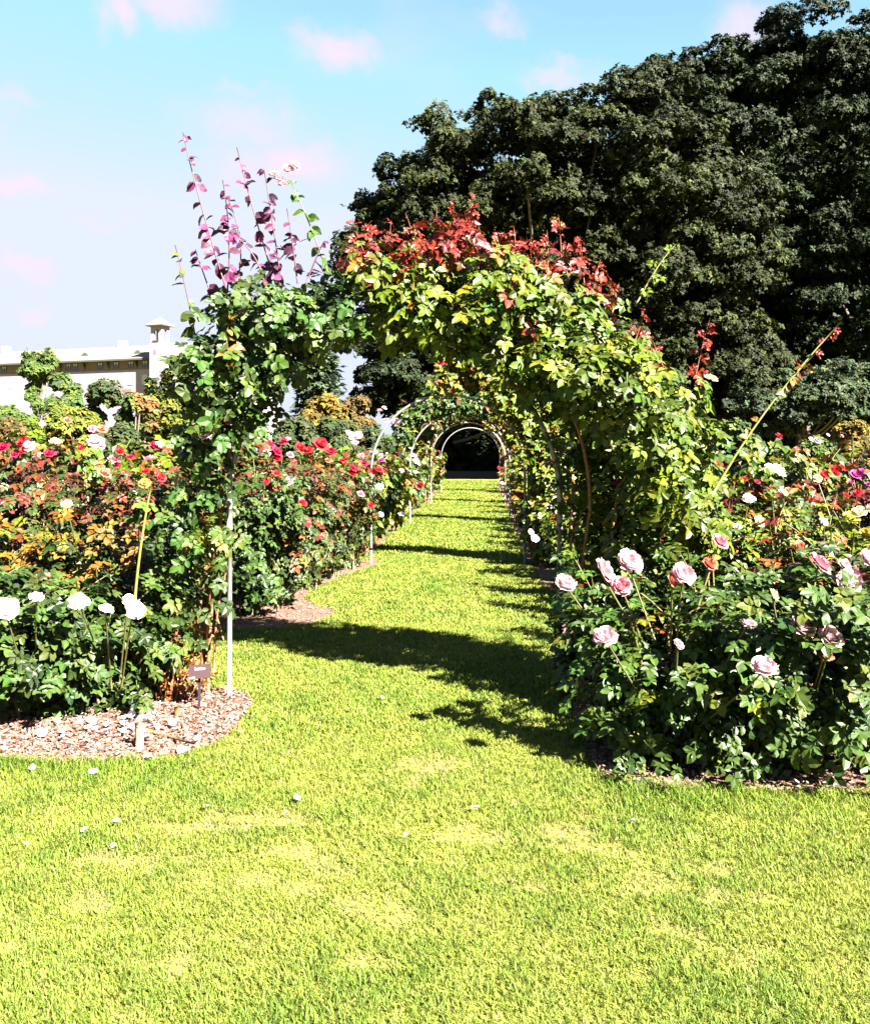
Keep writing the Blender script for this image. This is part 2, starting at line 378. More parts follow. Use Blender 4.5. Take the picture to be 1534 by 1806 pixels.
# ================================================================== SETTING
def sheet(name, poly, z, mat, kind='structure', label=None):
    m = bpy.data.meshes.new(name); m.from_pydata([(p[0], p[1], z) for p in poly], [], [tuple(range(len(poly)))]); m.materials.append(mat); m.update()
    import bmesh
    bm = bmesh.new(); bm.from_mesh(m); bmesh.ops.recalc_face_normals(bm, faces=bm.faces)
    if bm.faces[0].normal.z < 0: bmesh.ops.reverse_faces(bm, faces=bm.faces)
    bmesh.ops.triangulate(bm, faces=bm.faces); bm.to_mesh(m); bm.free()
    return obj(name, m, kind=kind, label=label)
sheet('lawn', [(-600, -60), (600, -60), (600, 1200), (-600, 1200)], 0, M_SOIL)

LEFT_EDGE = [(6, -1.36), (9.3, -1.08), (12.9, -.92), (19.8, -.58), (26.7, -.14), (33.6, .21), (44, .24)]
RIGHT_EDGE = [(7.6, 1.08), (8.8, 1.10), (9.8, 1.33), (12.6, 1.30), (18.9, 1.63), (31, 2.28), (44, 2.97)]
le = lambda z: float(np.interp(z, *zip(*LEFT_EDGE)))
re_ = lambda z: float(np.interp(z, *zip(*RIGHT_EDGE)))
gp = lambda *a: [tuple(G(*p)[:2]) for p in a]
BED_L1 = gp((-260, 1332), (0, 1342), (80, 1350), (150, 1348), (240, 1345), (320, 1336), (375, 1318), (415, 1288), (438, 1255), (446, 1236), (430, 1224), (400, 1217), (340, 1212)) + [(-2.1, 6.75), (-2.7, 7.1), (-6.5, 7.2)]
BED_L2 = gp((200, 1112), (380, 1111), (470, 1109), (545, 1103), (585, 1086), (592, 1076), (560, 1070), (535, 1058), (545, 1045), (600, 1018), (640, 1005), (668, 996), (664, 985)) + [(-.98, 13.2), (-1.6, 13.4), (-8, 13.5), (-8, 8.3)]
BED_L3 = [(le(z) - .14 + .02 * math.sin(z * 2.1), z) for z in np.arange(13.7, 43, .7)] + [(-14, 43), (-9, 13.7)]
BED_R1 = gp((1005, 1222), (1012, 1260), (1022, 1300), (1040, 1345), (1062, 1374), (1110, 1388), (1200, 1393), (1320, 1398), (1440, 1401), (1560, 1403), (1800, 1405)) + [(6, 7.1), (1.6, 7.1), (1.1, 6.8)]
BED_R2 = [(re_(z) + .03 + .03 * math.sin(z * 2.7), z) for z in np.arange(7.7, 43, .5)] + [(18, 43), (9, 7.8)]
BEDS = []
for i, (b, lab) in enumerate(((BED_L1, 'left foreground'), (BED_L2, 'left middle'), (BED_L3, 'left far'), (BED_R1, 'right foreground'), (BED_R2, 'right far'))):
    sheet('mulch_bed', b, .006 + .001 * i, M_MULCH); BEDS.append(np.array(b))
def inside(poly, x, y):
    c = np.zeros(len(x), bool); j = len(poly) - 1
    for i in range(len(poly)):
        xi, yi = poly[i]; xj, yj = poly[j]
        c ^= ((yi > y) != (yj > y)) & (x < (xj - xi) * (y - yi) / (yj - yi + 1e-12) + xi); j = i
    return c
def vnoise(x, y, s, seed):
    r = np.random.default_rng(seed); g = r.random((64, 64)); X = x / s; Y = y / s
    ix, iy = np.floor(X).astype(int), np.floor(Y).astype(int); fx, fy = X - ix, Y - iy; fx = fx * fx * (3 - 2 * fx); fy = fy * fy * (3 - 2 * fy)
    v = lambda a, b: g[a % 64, b % 64]
    return (v(ix, iy) * (1 - fx) + v(ix + 1, iy) * fx) * (1 - fy) + (v(ix, iy + 1) * (1 - fx) + v(ix + 1, iy + 1) * fx) * fy
# bare and straw-coloured spots in the turf
DRY = [(470, 1556, 95, 20), (540, 1560, 40, 26), (1010, 1474, 60, 22), (1140, 1560, 70, 24), (520, 1504, 40, 12), (430, 1668, 30, 12), (360, 1462, 110, 10), (440, 1448, 120, 10),
       (1290, 1580, 60, 18), (1360, 1588, 30, 12), (800, 1470, 70, 16), (300, 1460, 40, 8), (650, 1600, 60, 18), (20, 1676, 40, 10), (700, 1620, 50, 20), (900, 1560, 60, 20),
       (320, 1700, 60, 20), (150, 1600, 60, 20), (1270, 1540, 60, 18), (860, 1480, 40, 14), (760, 1350, 60, 16), (640, 1700, 50, 16), (1180, 1640, 60, 20), (200, 1520, 90, 16), (1040, 1500, 90, 18)]
def dryness(x, y):
    d = np.zeros(len(x)); rag = (vnoise(x, y, .045, 5) - .5) * 1.1 + (vnoise(x, y, .14, 6) - .5) * 1.5 + (vnoise(x, y, .3, 8) - .5) * .8
    for (px, py, rx, ry) in DRY:
        c = G(px, py); e = rx / F * c[1]; f = (G(px, py - ry)[1] - G(px, py + ry)[1]) / 2; q = np.hypot((x - c[0]) / e, (y - c[1]) / f)
        d = np.maximum(d, np.clip((1.05 - q + rag * .8) * 1.6, 0, 1) * (q < 1.8))
    return np.maximum(d, np.clip((vnoise(x, y, .11, 9) * .6 + vnoise(x, y, .5, 10) * .55 - .86) * 5, 0, .6))
def grass(z0, z1, dens, hl, wd, half):
    a = 0; area = sum((half(z) * 2) for z in np.linspace(z0, z1, 20)) / 20 * (z1 - z0); n = int(area * dens)
    hm = max(half(z0), half(z1)); y = rng.uniform(z0, z1, int(n * 1.5)); x = rng.uniform(-1, 1, len(y)) * hm
    k = np.abs(x) < np.array([half(v) for v in y]); x, y = x[k], y[k]
    for b in BEDS:
        k = ~inside(b, x, y); x, y = x[k], y[k]
    d = dryness(x, y) if z0 < 6 else np.zeros(len(x))
    k = rng.random(len(x)) > d * .32; x, y, d = x[k], y[k], d[k]; n = len(x)
    pt = .65 * vnoise(x, y, .45, 1) + .35 * vnoise(x, y, .2, 12); pt2 = vnoise(x, y, .13, 2); big = vnoise(x, y, 1.6, 3)
    hgt = hl * rng.uniform(.55, 1.25, n) * (.62 + .5 * pt + .35 * pt2) * (1 - .4 * d)
    if z0 < 8:      # taller uncut fringe along the foreground bed edges
        fg = np.zeros(n)
        for b in (BEDS[0], BEDS[3]):
            for q in (.06, .14, .24, .34): fg += .25 * inside(b, x, y + q * (.6 + .9 * pt2))
        fg = np.clip(fg, 0, 1); hgt = hgt * (1 + .9 * fg)
    else: fg = np.zeros(n)
    az = rng.uniform(0, 6.283, n); lean = rng.uniform(.35, 1.5, n) * hgt * (1.1 - .3 * pt); w_ = wd * rng.uniform(.7, 1.3, n)
    dx, dy = np.cos(az), np.sin(az); sx, sy = -dy * w_, dx * w_
    base = np.stack([x, y, np.zeros(n)], 1); D = np.stack([dx, dy, np.zeros(n)], 1); S = np.stack([sx, sy, np.zeros(n)], 1); U = np.array([0, 0, 1.])
    mid = base + D * (lean * .35)[:, None] + U * (hgt * .62)[:, None]; tip = base + D * lean[:, None] + U * hgt[:, None]
    V = np.stack([base - S, base + S, mid + S * .8, mid - S * .8, tip], 1).reshape(-1, 3)
    lo = np.array([0, 1, 2, 3, 3, 2, 4]); loops = (lo[None] + (np.arange(n) * 5)[:, None]).ravel()
    c = np.array([.098, .128, .017])[None] * (1 - big[:, None] * .5) + np.array([.145, .150, .028]) * (big[:, None] * .5)
    mixg = np.clip((pt2 * .55 + pt * .8 - .5) * 1.7, 0, 1)[:, None]; c = c * (1 - mixg * .75) + np.array([.046, .088, .010]) * mixg * .75
    fgc = fg[:, None] * .5; c = c * (1 - fgc) + np.array([.052, .100, .005]) * fgc
    dd = (d * rng.uniform(.25, .9, n) + (rng.random(n) < .10) * .6)[:, None].clip(0, 1); c = c * (1 - dd) + np.array([.185, .150, .068]) * dd
    blue = (rng.random(n) < .08)[:, None]; c = np.where(blue, c * .7 + np.array([.02, .04, .012]), c)
    near_ = np.clip((3.9 - y) / 1.2, 0, 1)[:, None] * .45; c = c * (1 - near_) + np.array([.066, .100, .016]) * near_
    c = c * .88 * rng.lognormal(0, .28, (n, 1))
    return V, loops, np.tile([4, 3], n), np.repeat(c, 5, 0)
fr_ = lambda z: .49 * z + .12
bands = [grass(2.45, 3.6, 15000, .021, .0020, fr_), grass(3.6, 5.2, 11000, .023, .0023, fr_), grass(5.2, 8.5, 5600, .025, .0034, lambda z: 2.3), grass(8.5, 14, 2200, .028, .0055, lambda z: 1.9),
         grass(14, 26, 600, .036, .010, lambda z: 2.3), grass(26, 46, 200, .036, .018, lambda z: 3.1)]
Vs, Ls, Ts, Cs = [], [], [], []; off = 0
for V, lo, to, c in bands:
    Vs.append(V); Ls.append(lo + off); Ts.append(to); Cs.append(c); off += len(V)
obj('grass', mesh_np('grass', np.concatenate(Vs), np.concatenate(Ls), np.concatenate(Ts), M_GRASS, np.concatenate(Cs)), kind='stuff', label='sunlit mown grass covering the lawn path')

# bark chips on the mulch
def chips(n, poly, ylim):
    b = np.array(poly); x = rng.uniform(max(b[:, 0].min(), -4), min(b[:, 0].max(), 3.4), n * 4); y = rng.uniform(b[:, 1].min(), ylim, n * 4)
    k = inside(b, x, y); return np.stack([x[k], y[k]], 1)[:n]
cp = np.concatenate([chips(13000, BED_L1, 6.6), chips(5000, BED_R1, 5.4), chips(3000, BED_L2, 10.5), chips(1500, BED_R2, 10)])
n = len(cp); BOX = (np.array([(-.5, -.5, -.5), (.5, -.5, -.5), (.5, .5, -.5), (-.5, .5, -.5), (-.45, -.4, .5), (.5, -.5, .5), (.4, .5, .5), (-.5, .45, .5)]) * [.32, 1, .16],
                    np.array([4, 5, 6, 7, 0, 1, 5, 4, 1, 2, 6, 5, 2, 3, 7, 6, 3, 0, 4, 7]), np.array([4] * 5))
obj('wood_chips', scatter('wood_chips', BOX, np.column_stack([cp, rng.uniform(.008, .03, n)]), nz(np.array([0, 0, 1.]) + unit(n) * .55), unit(n) * [1, 1, .2], rng.uniform(.010, .032, n),
    pick([(4, (.125, .080, .062)), (3, (.080, .042, .029)), (2, (.18, .135, .118)), (2, (.038, .017, .012))], n), M_CHIP), kind='stuff', label='pinkish brown wood chips spread over the rose beds')

# ================================================================== ARCHES
ARCH = [(405, 1230, 440), (654.5, 995, 205), (723, 923, 133), (760, 888.5, 98.5), (778, 868, 78)]
R_A, SPRING = 1.09, 1.31
ARCH_POS = []
ARCH_LABEL = ['nearest metal hoop arch over the path, its bare pale post beside the plaque', 'second metal hoop arch from the front, left half bare and white',
              'third metal hoop arch along the lawn path', 'fourth metal hoop arch along the lawn path', 'farthest metal hoop arch, thin pale curve before the black shade']
for i, (px, py, d) in enumerate(ARCH):
    Z = F * HC / d; X = (px - CX) / F * Z; cx = X + R_A; ARCH_POS.append((cx, Z))
    root = thing('garden_arch', (cx, Z, 0), ARCH_LABEL[i], 'garden arch', 'hoop arches over the lawn path')
    rr = .017 if i < 2 else .018
    for s in (-1, 1):
        mb = MB(); mb.tube([(s * R_A, 0, -.1), (s * R_A, 0, SPRING - .12)], rr, 10); obj('post', mb.mesh('post', M_PIPE, True), root)
        mb = MB(); mb.tube([(s * R_A, 0, SPRING - .20), (s * R_A, 0, SPRING - .06)], rr * 1.18, 10); obj('coupling', mb.mesh('coupling', M_PIPE, True), root)
    mb = MB(); mb.tube([(R_A * math.cos(t), 0, SPRING + R_A * math.sin(t)) if 0 < t < math.pi else (R_A * math.cos(t), 0, SPRING - .13) for t in np.concatenate([[-.0], np.linspace(.001, math.pi - .001, 40), [math.pi]])], rr, 10)
    obj('hoop', mb.mesh('hoop', M_PIPE, True), root)

# ------------------------------------------------------------------ climbing roses
def blob_leaves(blobs, n, shell=.55, ydepth=1., out=.75, up=.45, rnd=.5):
    b = np.array(blobs, float); wq = b[:, 3] ** 1.7; ids = rng.choice(len(b), n, p=wq / wq.sum())
    d = unit(n); rad = b[ids, 3] * (shell + (1 - shell) * rng.random(n) ** .7) * np.where(rng.random(n) < .25, rng.random(n), 1)
    pos = b[ids, :3] + d * rad[:, None] * [1, ydepth, 1]
    nrm = nz(d * out + np.array([.2, -.3, up]) + unit(n) * rnd); dr = nz(d * [1, 1, .3] + [0, 0, -.35] + unit(n) * .6)
    return pos, nrm, dr, d
def plant_from_blobs(root, blobs, n, size, pal, T, key, n_obj=0, mat=None, tipz=None, ydepth=1., camsel=True, **kw):
    loc = np.array(root.location); mat = mat or M_ROSELEAF
    pos, nrm, dr, d = blob_leaves(blobs, n, ydepth=ydepth, **kw); sz = size * rng.uniform(.7, 1.2, n)
    t = None
    if tipz: t = np.clip((pos[:, 2] - tipz[0]) / (tipz[1] - tipz[0]), 0, 1)
    cl = pick(pal, n, t); pos = pos - loc
    if n_obj:
        o = np.argsort(d[:, 1] + pos[:, 1] * 1.5 + rng.normal(0, .35, n))[:n_obj]
        leaf_objects(root, leaf_pool(key, T, pal, mat), pos[o], nrm[o], dr[o], sz[o])
        k = np.ones(n, bool); k[o] = False; pos, nrm, dr, sz, cl = pos[k], nrm[k], dr[k], sz[k], cl[k]
    return obj('foliage', scatter('foliage', T, pos, nrm, dr, sz, cl, mat), root, kind='stuff')
def shoot(root, pts_px, Z, pal, key, cane_mat, n_leaf, size, T, r0=.006, name='shoot', lo=0., zj=.0, both=True):
    """a long young stem with its leaves; pts in photo pixels at depth Z"""
    loc = np.array(root.location); p = [P(a, b, Z + zj * i) for i, (a, b) in enumerate(pts_px)]
    if len(p) == 2: p = [p[0], (p[0] + p[1]) / 2 + rng.normal(0, .02, 3), p[1]]
    c = curve(p[0], 2 * p[1] - (p[0] + p[2]) / 2, p[2], 9) - loc
    mb = MB(); mb.tube(c, np.linspace(r0, r0 * .4, 9), 5); s = obj(name, mb.mesh(name, cane_mat, True), root)
    t = np.sort(rng.uniform(lo, 1, n_leaf)); x = t * 8; k = np.minimum(x.astype(int), 7); f = (x - k)[:, None]; pos = c[k] * (1 - f) + c[k + 1] * f
    ax = nz(c[-1] - c[0]); sd = np.cross(ax, unit(n_leaf)); sd = nz(sd); sz = size * (1.15 - .62 * t) * rng.uniform(.75, 1.2, n_leaf)
    dr = nz(sd * .8 + ax * .1 + np.array([0, 0, -.55])); nrm = nz(ax * .25 + np.array([.1, -.6, .35]) + unit(n_leaf) * .75)
    leaf_objects(s, leaf_pool(key, T, pal, M_ROSELEAF), pos, nrm, dr, sz)
    return s

def px_blobs(lst, Z, dz=.22):
    out = []
    for (px, py, rp) in lst:
        p = P(px, py, Z + rng.uniform(-dz, dz)); out.append((*p, rp / F * Z))
    return out
Z1 = ARCH_POS[0][1]
# left climber of the near arch
cl1 = thing('climbing_rose', (*G(345, 1238)[:2], 0), 'dark green climbing rose up the left leg of the nearest arch, purple shoots on top', 'climbing rose')
bl = px_blobs([(348, 905, 50), (368, 850, 48), (335, 960, 38), (388, 800, 46), (348, 775, 40), (398, 735, 58), (360, 690, 46), (430, 680, 75), (470, 640, 72), (400, 620, 72), (350, 640, 42), (440, 580, 72),
               (500, 590, 66), (470, 530, 52), (530, 560, 62), (570, 530, 52), (600, 500, 40), (610, 555, 45), (640, 520, 45), (420, 545, 45), (650, 575, 34), (300, 925, 40), (300, 985, 34), (560, 580, 45)], Z1)
plant_from_blobs(cl1, bl, 1120, .15, GREENW, T_ROUND, 'roundleaf', 300, ydepth=1.25, shell=.35, rnd=.75)
bl = px_blobs([(325, 1010, 30), (300, 1050, 28), (345, 1060, 24), (275, 1090, 26), (385, 1010, 26), (395, 1060, 16), (330, 1120, 22), (360, 960, 38), (385, 930, 34)], Z1 - .05)
pos, nrm, dr, d = blob_leaves(bl, 150); pos -= np.array(cl1.location)
obj('lower_foliage', scatter('lower_foliage', T_ROSE, pos, nrm, dr, rng.uniform(.10, .16, 150), pick(GREEN + [(2, (.12, .11, .02))], 150), M_ROSELEAF), cl1, kind='stuff')
for pts, rr, mt in [(((352, 1240), (362, 1120), (378, 960)), .017, M_CANE_RED), (((368, 1225), (372, 1100), (392, 900)), .012, M_CANE), (((330, 1200), (345, 1120), (362, 1010)), .012, M_CANE),
                    (((300, 1250), (312, 1110), (330, 960)), .010, M_CANE_RED), (((378, 1190), (384, 1080), (405, 990)), .008, M_CANE), (((322, 1262), (318, 1180), (300, 1090)), .009, M_CANE),
                    (((378, 960), (405, 800), (425, 700)), .013, M_CANE_RED), (((392, 900), (400, 760), (470, 640)), .010, M_CANE), (((425, 700), (480, 630), (600, 590)), .011, M_CANE_RED),
                    (((470, 660), (540, 610), (650, 575)), .009, M_CANE), (((340, 1240), (350, 1150), (352, 1060)), .008, M_CANE), (((395, 1130), (380, 1075), (372, 1030)), .006, M_CANE)]:
    q = [P(a, b, Z1 + .05 * rng.normal()) - np.array(cl1.location) for a, b in pts]; c = curve(q[0], 2 * q[1] - (q[0] + q[2]) / 2, q[2], 9)
    mb = MB(); mb.tube(c, np.linspace(rr, rr * .75, 9), 7); obj('cane', mb.mesh('cane', mt, True), cl1)
for pts, nl in [(((402, 520), (352, 350), (323, 234)), 26), (((492, 520), (447, 370), (418, 260)), 22), (((400, 530), (404, 420), (393, 318)), 22), (((500, 525), (482, 400), (466, 300)), 22),
                (((410, 520), (425, 440), (402, 350)), 18), (((525, 500), (516, 430), (506, 368)), 12), (((350, 620), (328, 510), (309, 432)), 13), (((470, 510), (440, 440), (385, 400)), 11), (((450, 520), (500, 450), (545, 420)), 9), (((540, 500), (560, 450), (572, 425)), 6), (((380, 540), (355, 470), (345, 440)), 8)]:
    shoot(cl1, pts, Z1 + rng.uniform(-.1, .1), PURP if pts[0][0] != 350 else ORNG, 'purple' if pts[0][0] != 350 else 'orange', M_CANE_PURPLE, int(nl * 1.05), .092, T_OVAL, lo=.1)
s = shoot(cl1, ((578, 480), (548, 400), (512, 318)), Z1, GREEN, 'single_green', M_CANE_GREEN, 14, .10, T_OVAL, lo=.1)
for (px, py) in ((508, 300), (485, 308), (500, 325), (520, 292), (492, 318)): put_bloom(cl1, P(px, py, Z1) - np.array(cl1.location), 'pale', .038, True)
shoot(cl1, ((420, 590), (410, 560), (445, 545)), Z1 - .25, ORNG, 'orange', M_CANE_RED, 9, .10, T_OVAL); shoot(cl1, ((410, 640), (400, 600), (405, 570)), Z1 - .3, ORNG, 'orange', M_CANE_RED, 12, .10, T_OVAL)
put_bloom(cl1, P(365, 768, Z1 - .3) - np.array(cl1.location), 'pale', .045, True); put_bloom(cl1, P(402, 745, Z1 - .3) - np.array(cl1.location), 'coral', .02, True)
# withered growth at the foot of it
mb = MB(); wp = []
for k in range(16):
    a = P(rng.uniform(280, 325), rng.uniform(1225, 1250), 5.92 + rng.uniform(-.1, .1)); e = a + np.array([rng.normal(0, .09), rng.normal(0, .08), rng.uniform(.18, .42)])
    c = curve(a, (a + e) / 2 + rng.normal(0, .02, 3), e, 5) - np.array(cl1.location); mb.tube(c, np.linspace(.006, .003, 5), 5); wp += [c[i] for i in (1, 2, 3, 4) for _ in range(9)]
obj('withered_stems', mb.mesh('withered_stems', M_CANE, True), cl1); wp = np.array(wp) + rng.normal(0, .03, (len(wp), 3))
obj('withered_leaves', scatter('withered_leaves', T_DIA, wp, unit(len(wp)), unit(len(wp)) - [0, 0, .5], rng.uniform(.03, .055, len(wp)), pick(BROWN, len(wp)), M_ROSELEAF), cl1, kind='stuff')
BUSHES.append((cl1.location.x, cl1.location.y + .3, cl1))

# right climber of the near arch
cr1 = thing('climbing_rose', (*G(1010, 1222)[:2], 0), 'lime green climbing rose over the right half of the nearest arch, red shoots on top', 'climbing rose')
bl = px_blobs([(690, 500, 48), (740, 500, 55), (700, 545, 42), (760, 545, 48), (800, 480, 55), (820, 540, 55), (870, 490, 60), (880, 560, 60), (930, 510, 58), (940, 580, 62), (980, 545, 58), (1000, 610, 66), (1050, 590, 55),
               (960, 640, 45), (1020, 670, 66), (1080, 650, 62), (1110, 620, 40), (1070, 700, 50), (1120, 700, 62), (1150, 680, 44), (1110, 770, 56), (1160, 750, 58), (1200, 720, 38), (1130, 830, 62),
               (1190, 810, 55), (1220, 770, 38), (1150, 890, 58), (1200, 880, 52), (1120, 910, 42), (1180, 950, 50), (1110, 960, 48), (1230, 840, 36), (1240, 930, 44),
               (665, 480, 36), (640, 470, 26), (1015, 560, 48), (1220, 690, 30)], Z1) + px_blobs([(905, 630, 34), (860, 600, 32), (800, 580, 30), (745, 575, 28), (700, 580, 26), (950, 670, 30)], Z1 - .02, .15) + px_blobs([(1045, 790, 36), (1050, 860, 40), (1055, 930, 42), (1030, 740, 32), (1050, 1010, 40), (1050, 1080, 36), (1085, 880, 44), (1085, 800, 44), (1090, 960, 40)], Z1 + .4, .1) + px_blobs([(1010, 650, 42), (1055, 660, 48), (1100, 680, 50), (1060, 620, 42), (1130, 730, 46), (1160, 790, 46), (1180, 870, 46), (1030, 705, 28), (965, 615, 36), (1090, 730, 36), (1120, 650, 46), (1180, 720, 44)], Z1 - .45, .12)
plant_from_blobs(cr1, bl, 3600, .16, LIME, T_ROSE, 'lime', 300, ydepth=1.2, tipz=(1.2, 3.))
bl = px_blobs([(905, 650, 18), (930, 682, 18), (955, 725, 17), (975, 770, 16), (986, 810, 14), (988, 850, 13), (990, 890, 13), (990, 930, 13), (991, 970, 13), (992, 1010, 14), (992, 1050, 15), (993, 1090, 16), (994, 1130, 16), (996, 1170, 17), (1000, 1205, 17), (870, 630, 18), (830, 608, 18)], Z1 - .02, .03)
pos, nrm, dr, d = blob_leaves(bl, 420); pos -= np.array(cr1.location)
obj('post_foliage', scatter('post_foliage', T_ROSE, pos, nrm, dr, rng.uniform(.06, .10, 420), pick(GREEN, 420), M_ROSELEAF), cr1, kind='stuff')
bl = px_blobs([(640, 445, 30), (700, 440, 34), (760, 425, 36), (820, 425, 34), (870, 450, 24), (920, 440, 26), (985, 460, 22), (1030, 470, 26), (1070, 530, 24), (670, 420, 22), (800, 400, 24)], Z1)
pos, nrm, dr, d = blob_leaves(bl, 230); pos -= np.array(cr1.location)
obj('red_foliage', scatter('red_foliage', T_ROSE, pos, nrm, dr, rng.uniform(.08, .135, 230), pick(RED + [(2.4, (.045, .055, .005))], 230), M_ROSELEAF), cr1, kind='stuff')
for pts, nl in [(((650, 460), (632, 420), (622, 385)), 10), (((690, 450), (688, 420), (690, 388)), 10), (((760, 440), (768, 400), (770, 358)), 13), (((810, 430), (825, 380), (836, 332)), 15), (((905, 450), (908, 425), (905, 398)), 9),
                (((965, 480), (966, 440), (964, 405)), 10), (((990, 470), (988, 420), (984, 378)), 12), (((1030, 500), (1026, 455), (1022, 415)), 12), (((1060, 570), (1070, 530), (1078, 490)), 11), (((720, 440), (735, 410), (742, 392)), 9),
                (((860, 440), (850, 420), (843, 395)), 8), (((1120, 600), (1130, 570), (1135, 545)), 7), (((1225, 670), (1238, 610), (1252, 560)), 12), (((1170, 650), (1160, 625), (1150, 600)), 8),
                (((735, 450), (728, 415), (715, 375)), 11), (((785, 430), (795, 390), (800, 362)), 11), (((670, 450), (655, 420), (650, 395)), 9), (((880, 450), (882, 425), (890, 408)), 8), (((940, 470), (935, 440), (938, 415)), 8), (((1045, 520), (1052, 480), (1060, 455)), 9), (((1090, 870), (1100, 860), (1112, 852)), 6), (((1150, 745), (1160, 735), (1170, 728)), 7)]:
    shoot(cr1, pts, Z1 + rng.uniform(-.15, .15), RED, 'redshoot', M_CANE_RED, int(nl * 1.2), .11, T_ROSE, r0=.004, lo=.1)
shoot(cr1, ((1120, 540), (1160, 470), (1195, 428)), Z1, YELL, 'yellowleaf', M_CANE_YELLOW, 11, .13, T_ROSE)
lc = shoot(cr1, ((1252, 880), (1350, 725), (1482, 568)), Z1 - .1, RED, 'redshoot', M_CANE_YELLOW, 10, .12, T_OVAL, r0=.009, lo=.7, name='long_cane')
lc2 = shoot(cr1, ((1300, 800), (1370, 700), (1440, 620)), Z1 - .1, ORNG, 'orange', M_CANE_YELLOW, 10, .07, T_SINGLE, r0=.003, lo=.1)
for pts, rr in [(((1010, 1225), (1018, 1080), (1040, 900)), .015), (((1025, 1220), (1060, 1050), (1090, 860)), .013), (((1000, 1225), (1005, 1000), (1010, 850)), .012), (((1040, 900), (1020, 760), (960, 660)), .012), (((960, 660), (870, 600), (740, 570)), .010),
                (((1090, 860), (1110, 780), (1060, 650)), .010), (((1035, 1230), (1045, 1090), (1020, 960)), .010)]:
    q = [P(a, b, Z1 + .06 * rng.normal()) - np.array(cr1.location) for a, b in pts]; c = curve(q[0], 2 * q[1] - (q[0] + q[2]) / 2, q[2], 9)
    mb = MB(); mb.tube(c, np.linspace(rr, rr * .75, 9), 7); obj('cane', mb.mesh('cane', M_CANE, True), cr1)
BUSHES.append((cr1.location.x + .3, cr1.location.y + .2, cr1))
for px, py, k, rd in ((851, 437, 'pale', .05), (1254, 670, 'cream', .04), (1010, 655, 'pale', .02), (778, 478, 'cream', .03)): put_bloom(cr1, P(px, py, Z1 - .3) - np.array(cr1.location), k, rd, True)

def hoop_blobs(i, t0, t1, n, off, rad, legs=()):
    cx, Z = ARCH_POS[i]; out = []
    for t in np.linspace(t0, t1, n):
        a = math.radians(t); o = R_A + rng.uniform(*off); out.append((cx + o * math.cos(a), Z + rng.uniform(-.2, .2), SPRING + o * math.sin(a), rng.uniform(*rad)))
    for (s, z0, z1, k) in legs:
        for z in np.linspace(z0, z1, k): out.append((cx + s * (R_A + rng.uniform(*off)), Z + rng.uniform(-.2, .2), z, rng.uniform(*rad)))
    return out
def hoop_climber(i, blobs, n, size, pal, T, label, key, canes=(1,)):
    cx, Z = ARCH_POS[i]; s0 = canes[0]
    root = thing('climbing_rose', (cx + s0 * (R_A + .12), Z + .05, 0), label, 'climbing rose')
    plant_from_blobs(root, blobs, n, size, pal, T, key, 0, tipz=(1.2, 2.9))
    for s in canes:
        for k in range(3):
            mb = MB(); ang = [math.radians(a) if s > 0 else math.pi - math.radians(a) for a in np.linspace(0, rng.uniform(50, 85), 9)]; o = R_A + rng.uniform(.02, .16)
            pts = [(cx + s * (o + .05), Z + .04 * k, 0), (cx + s * o, Z + .05 * k, .6)] + [(cx + o * math.cos(a), Z + .04 * k, SPRING + o * math.sin(a)) for a in ang]
            mb.tube([np.array(p) - np.array(root.location) for p in pts], .012, 5); obj('cane', mb.mesh('cane', M_CANE, True), root)
    BUSHES.append((root.location.x, root.location.y, root)); return root
c2 = hoop_climber(1, hoop_blobs(1, 92, 0, 26, (.2, .6), (.15, .28), [(1, .15, 1.3, 12)]), 3000, .16, YELL, T_MID, 'yellow green climbing rose on the right half of the second arch', 'yl')
for px0, py0, px1, py1 in ((765, 690, 765, 668), (792, 690, 795, 670), (810, 680, 800, 655), (855, 665, 850, 645), (868, 668, 872, 645), (920, 700, 930, 680)):
    shoot(c2, ((px0, py0), ((px0 + px1) / 2, (py0 + py1) / 2), (px1, py1)), 12.8, RED, 'redshoot', M_CANE_RED, 8, .09, T_SINGLE)
for px, py, k, rd in ((778, 641, 'crimson', .06), (803, 620, 'red', .02), (820, 622, 'pink', .02)): put_bloom(c2, P(px, py, 12.7) - np.array(c2.location), k, rd, False)
shoot(c2, ((820, 690), (795, 660), (778, 645)), 12.8, LIME, 'lime_single', M_CANE_GREEN, 12, .09, T_SINGLE)
hoop_climber(2, hoop_blobs(2, 178, 55, 24, (.14, .5), (.14, .26), [(-1, .15, 1.3, 9)]), 1900, .17, GREEN, T_MID, 'dark green climbing rose on the left side of the third arch', 'dg', (-1,))
hoop_climber(3, hoop_blobs(3, 180, 10, 26, (.22, .6), (.15, .26), [(-1, .15, 1.3, 9), (1, .15, 1.3, 8)]), 1700, .19, ORNG, T_MID, 'yellow and orange leaved climbing rose covering the fourth arch', 'or', (-1, 1))
hoop_climber(4, hoop_blobs(4, 70, 0, 14, (.28, .6), (.16, .28), [(1, .15, 1.3, 10)]), 1000, .2, YELL, T_MID, 'sparse climbing rose on the right leg of the farthest arch', 'yl', (1,))
hoop_climber(2, hoop_blobs(2, 60, 0, 14, (.26, .6), (.16, .26), [(1, .15, 1.3, 10)]), 1100, .17, YELL, T_MID, 'yellow green climbing rose on the right leg of the third arch', 'yl', (1,))

# ================================================================== ROSE BUSHES
def bush(px, Z, h, r, pal, key, label, group, level='far', **kw):
    return rose_bush((px - CX) / F * Z, Z, h, r, pal, key, label, group, level, **kw)
GL, GR = 'rose bushes in the left beds', 'rose bushes in the right beds'
near = dict(level='near')
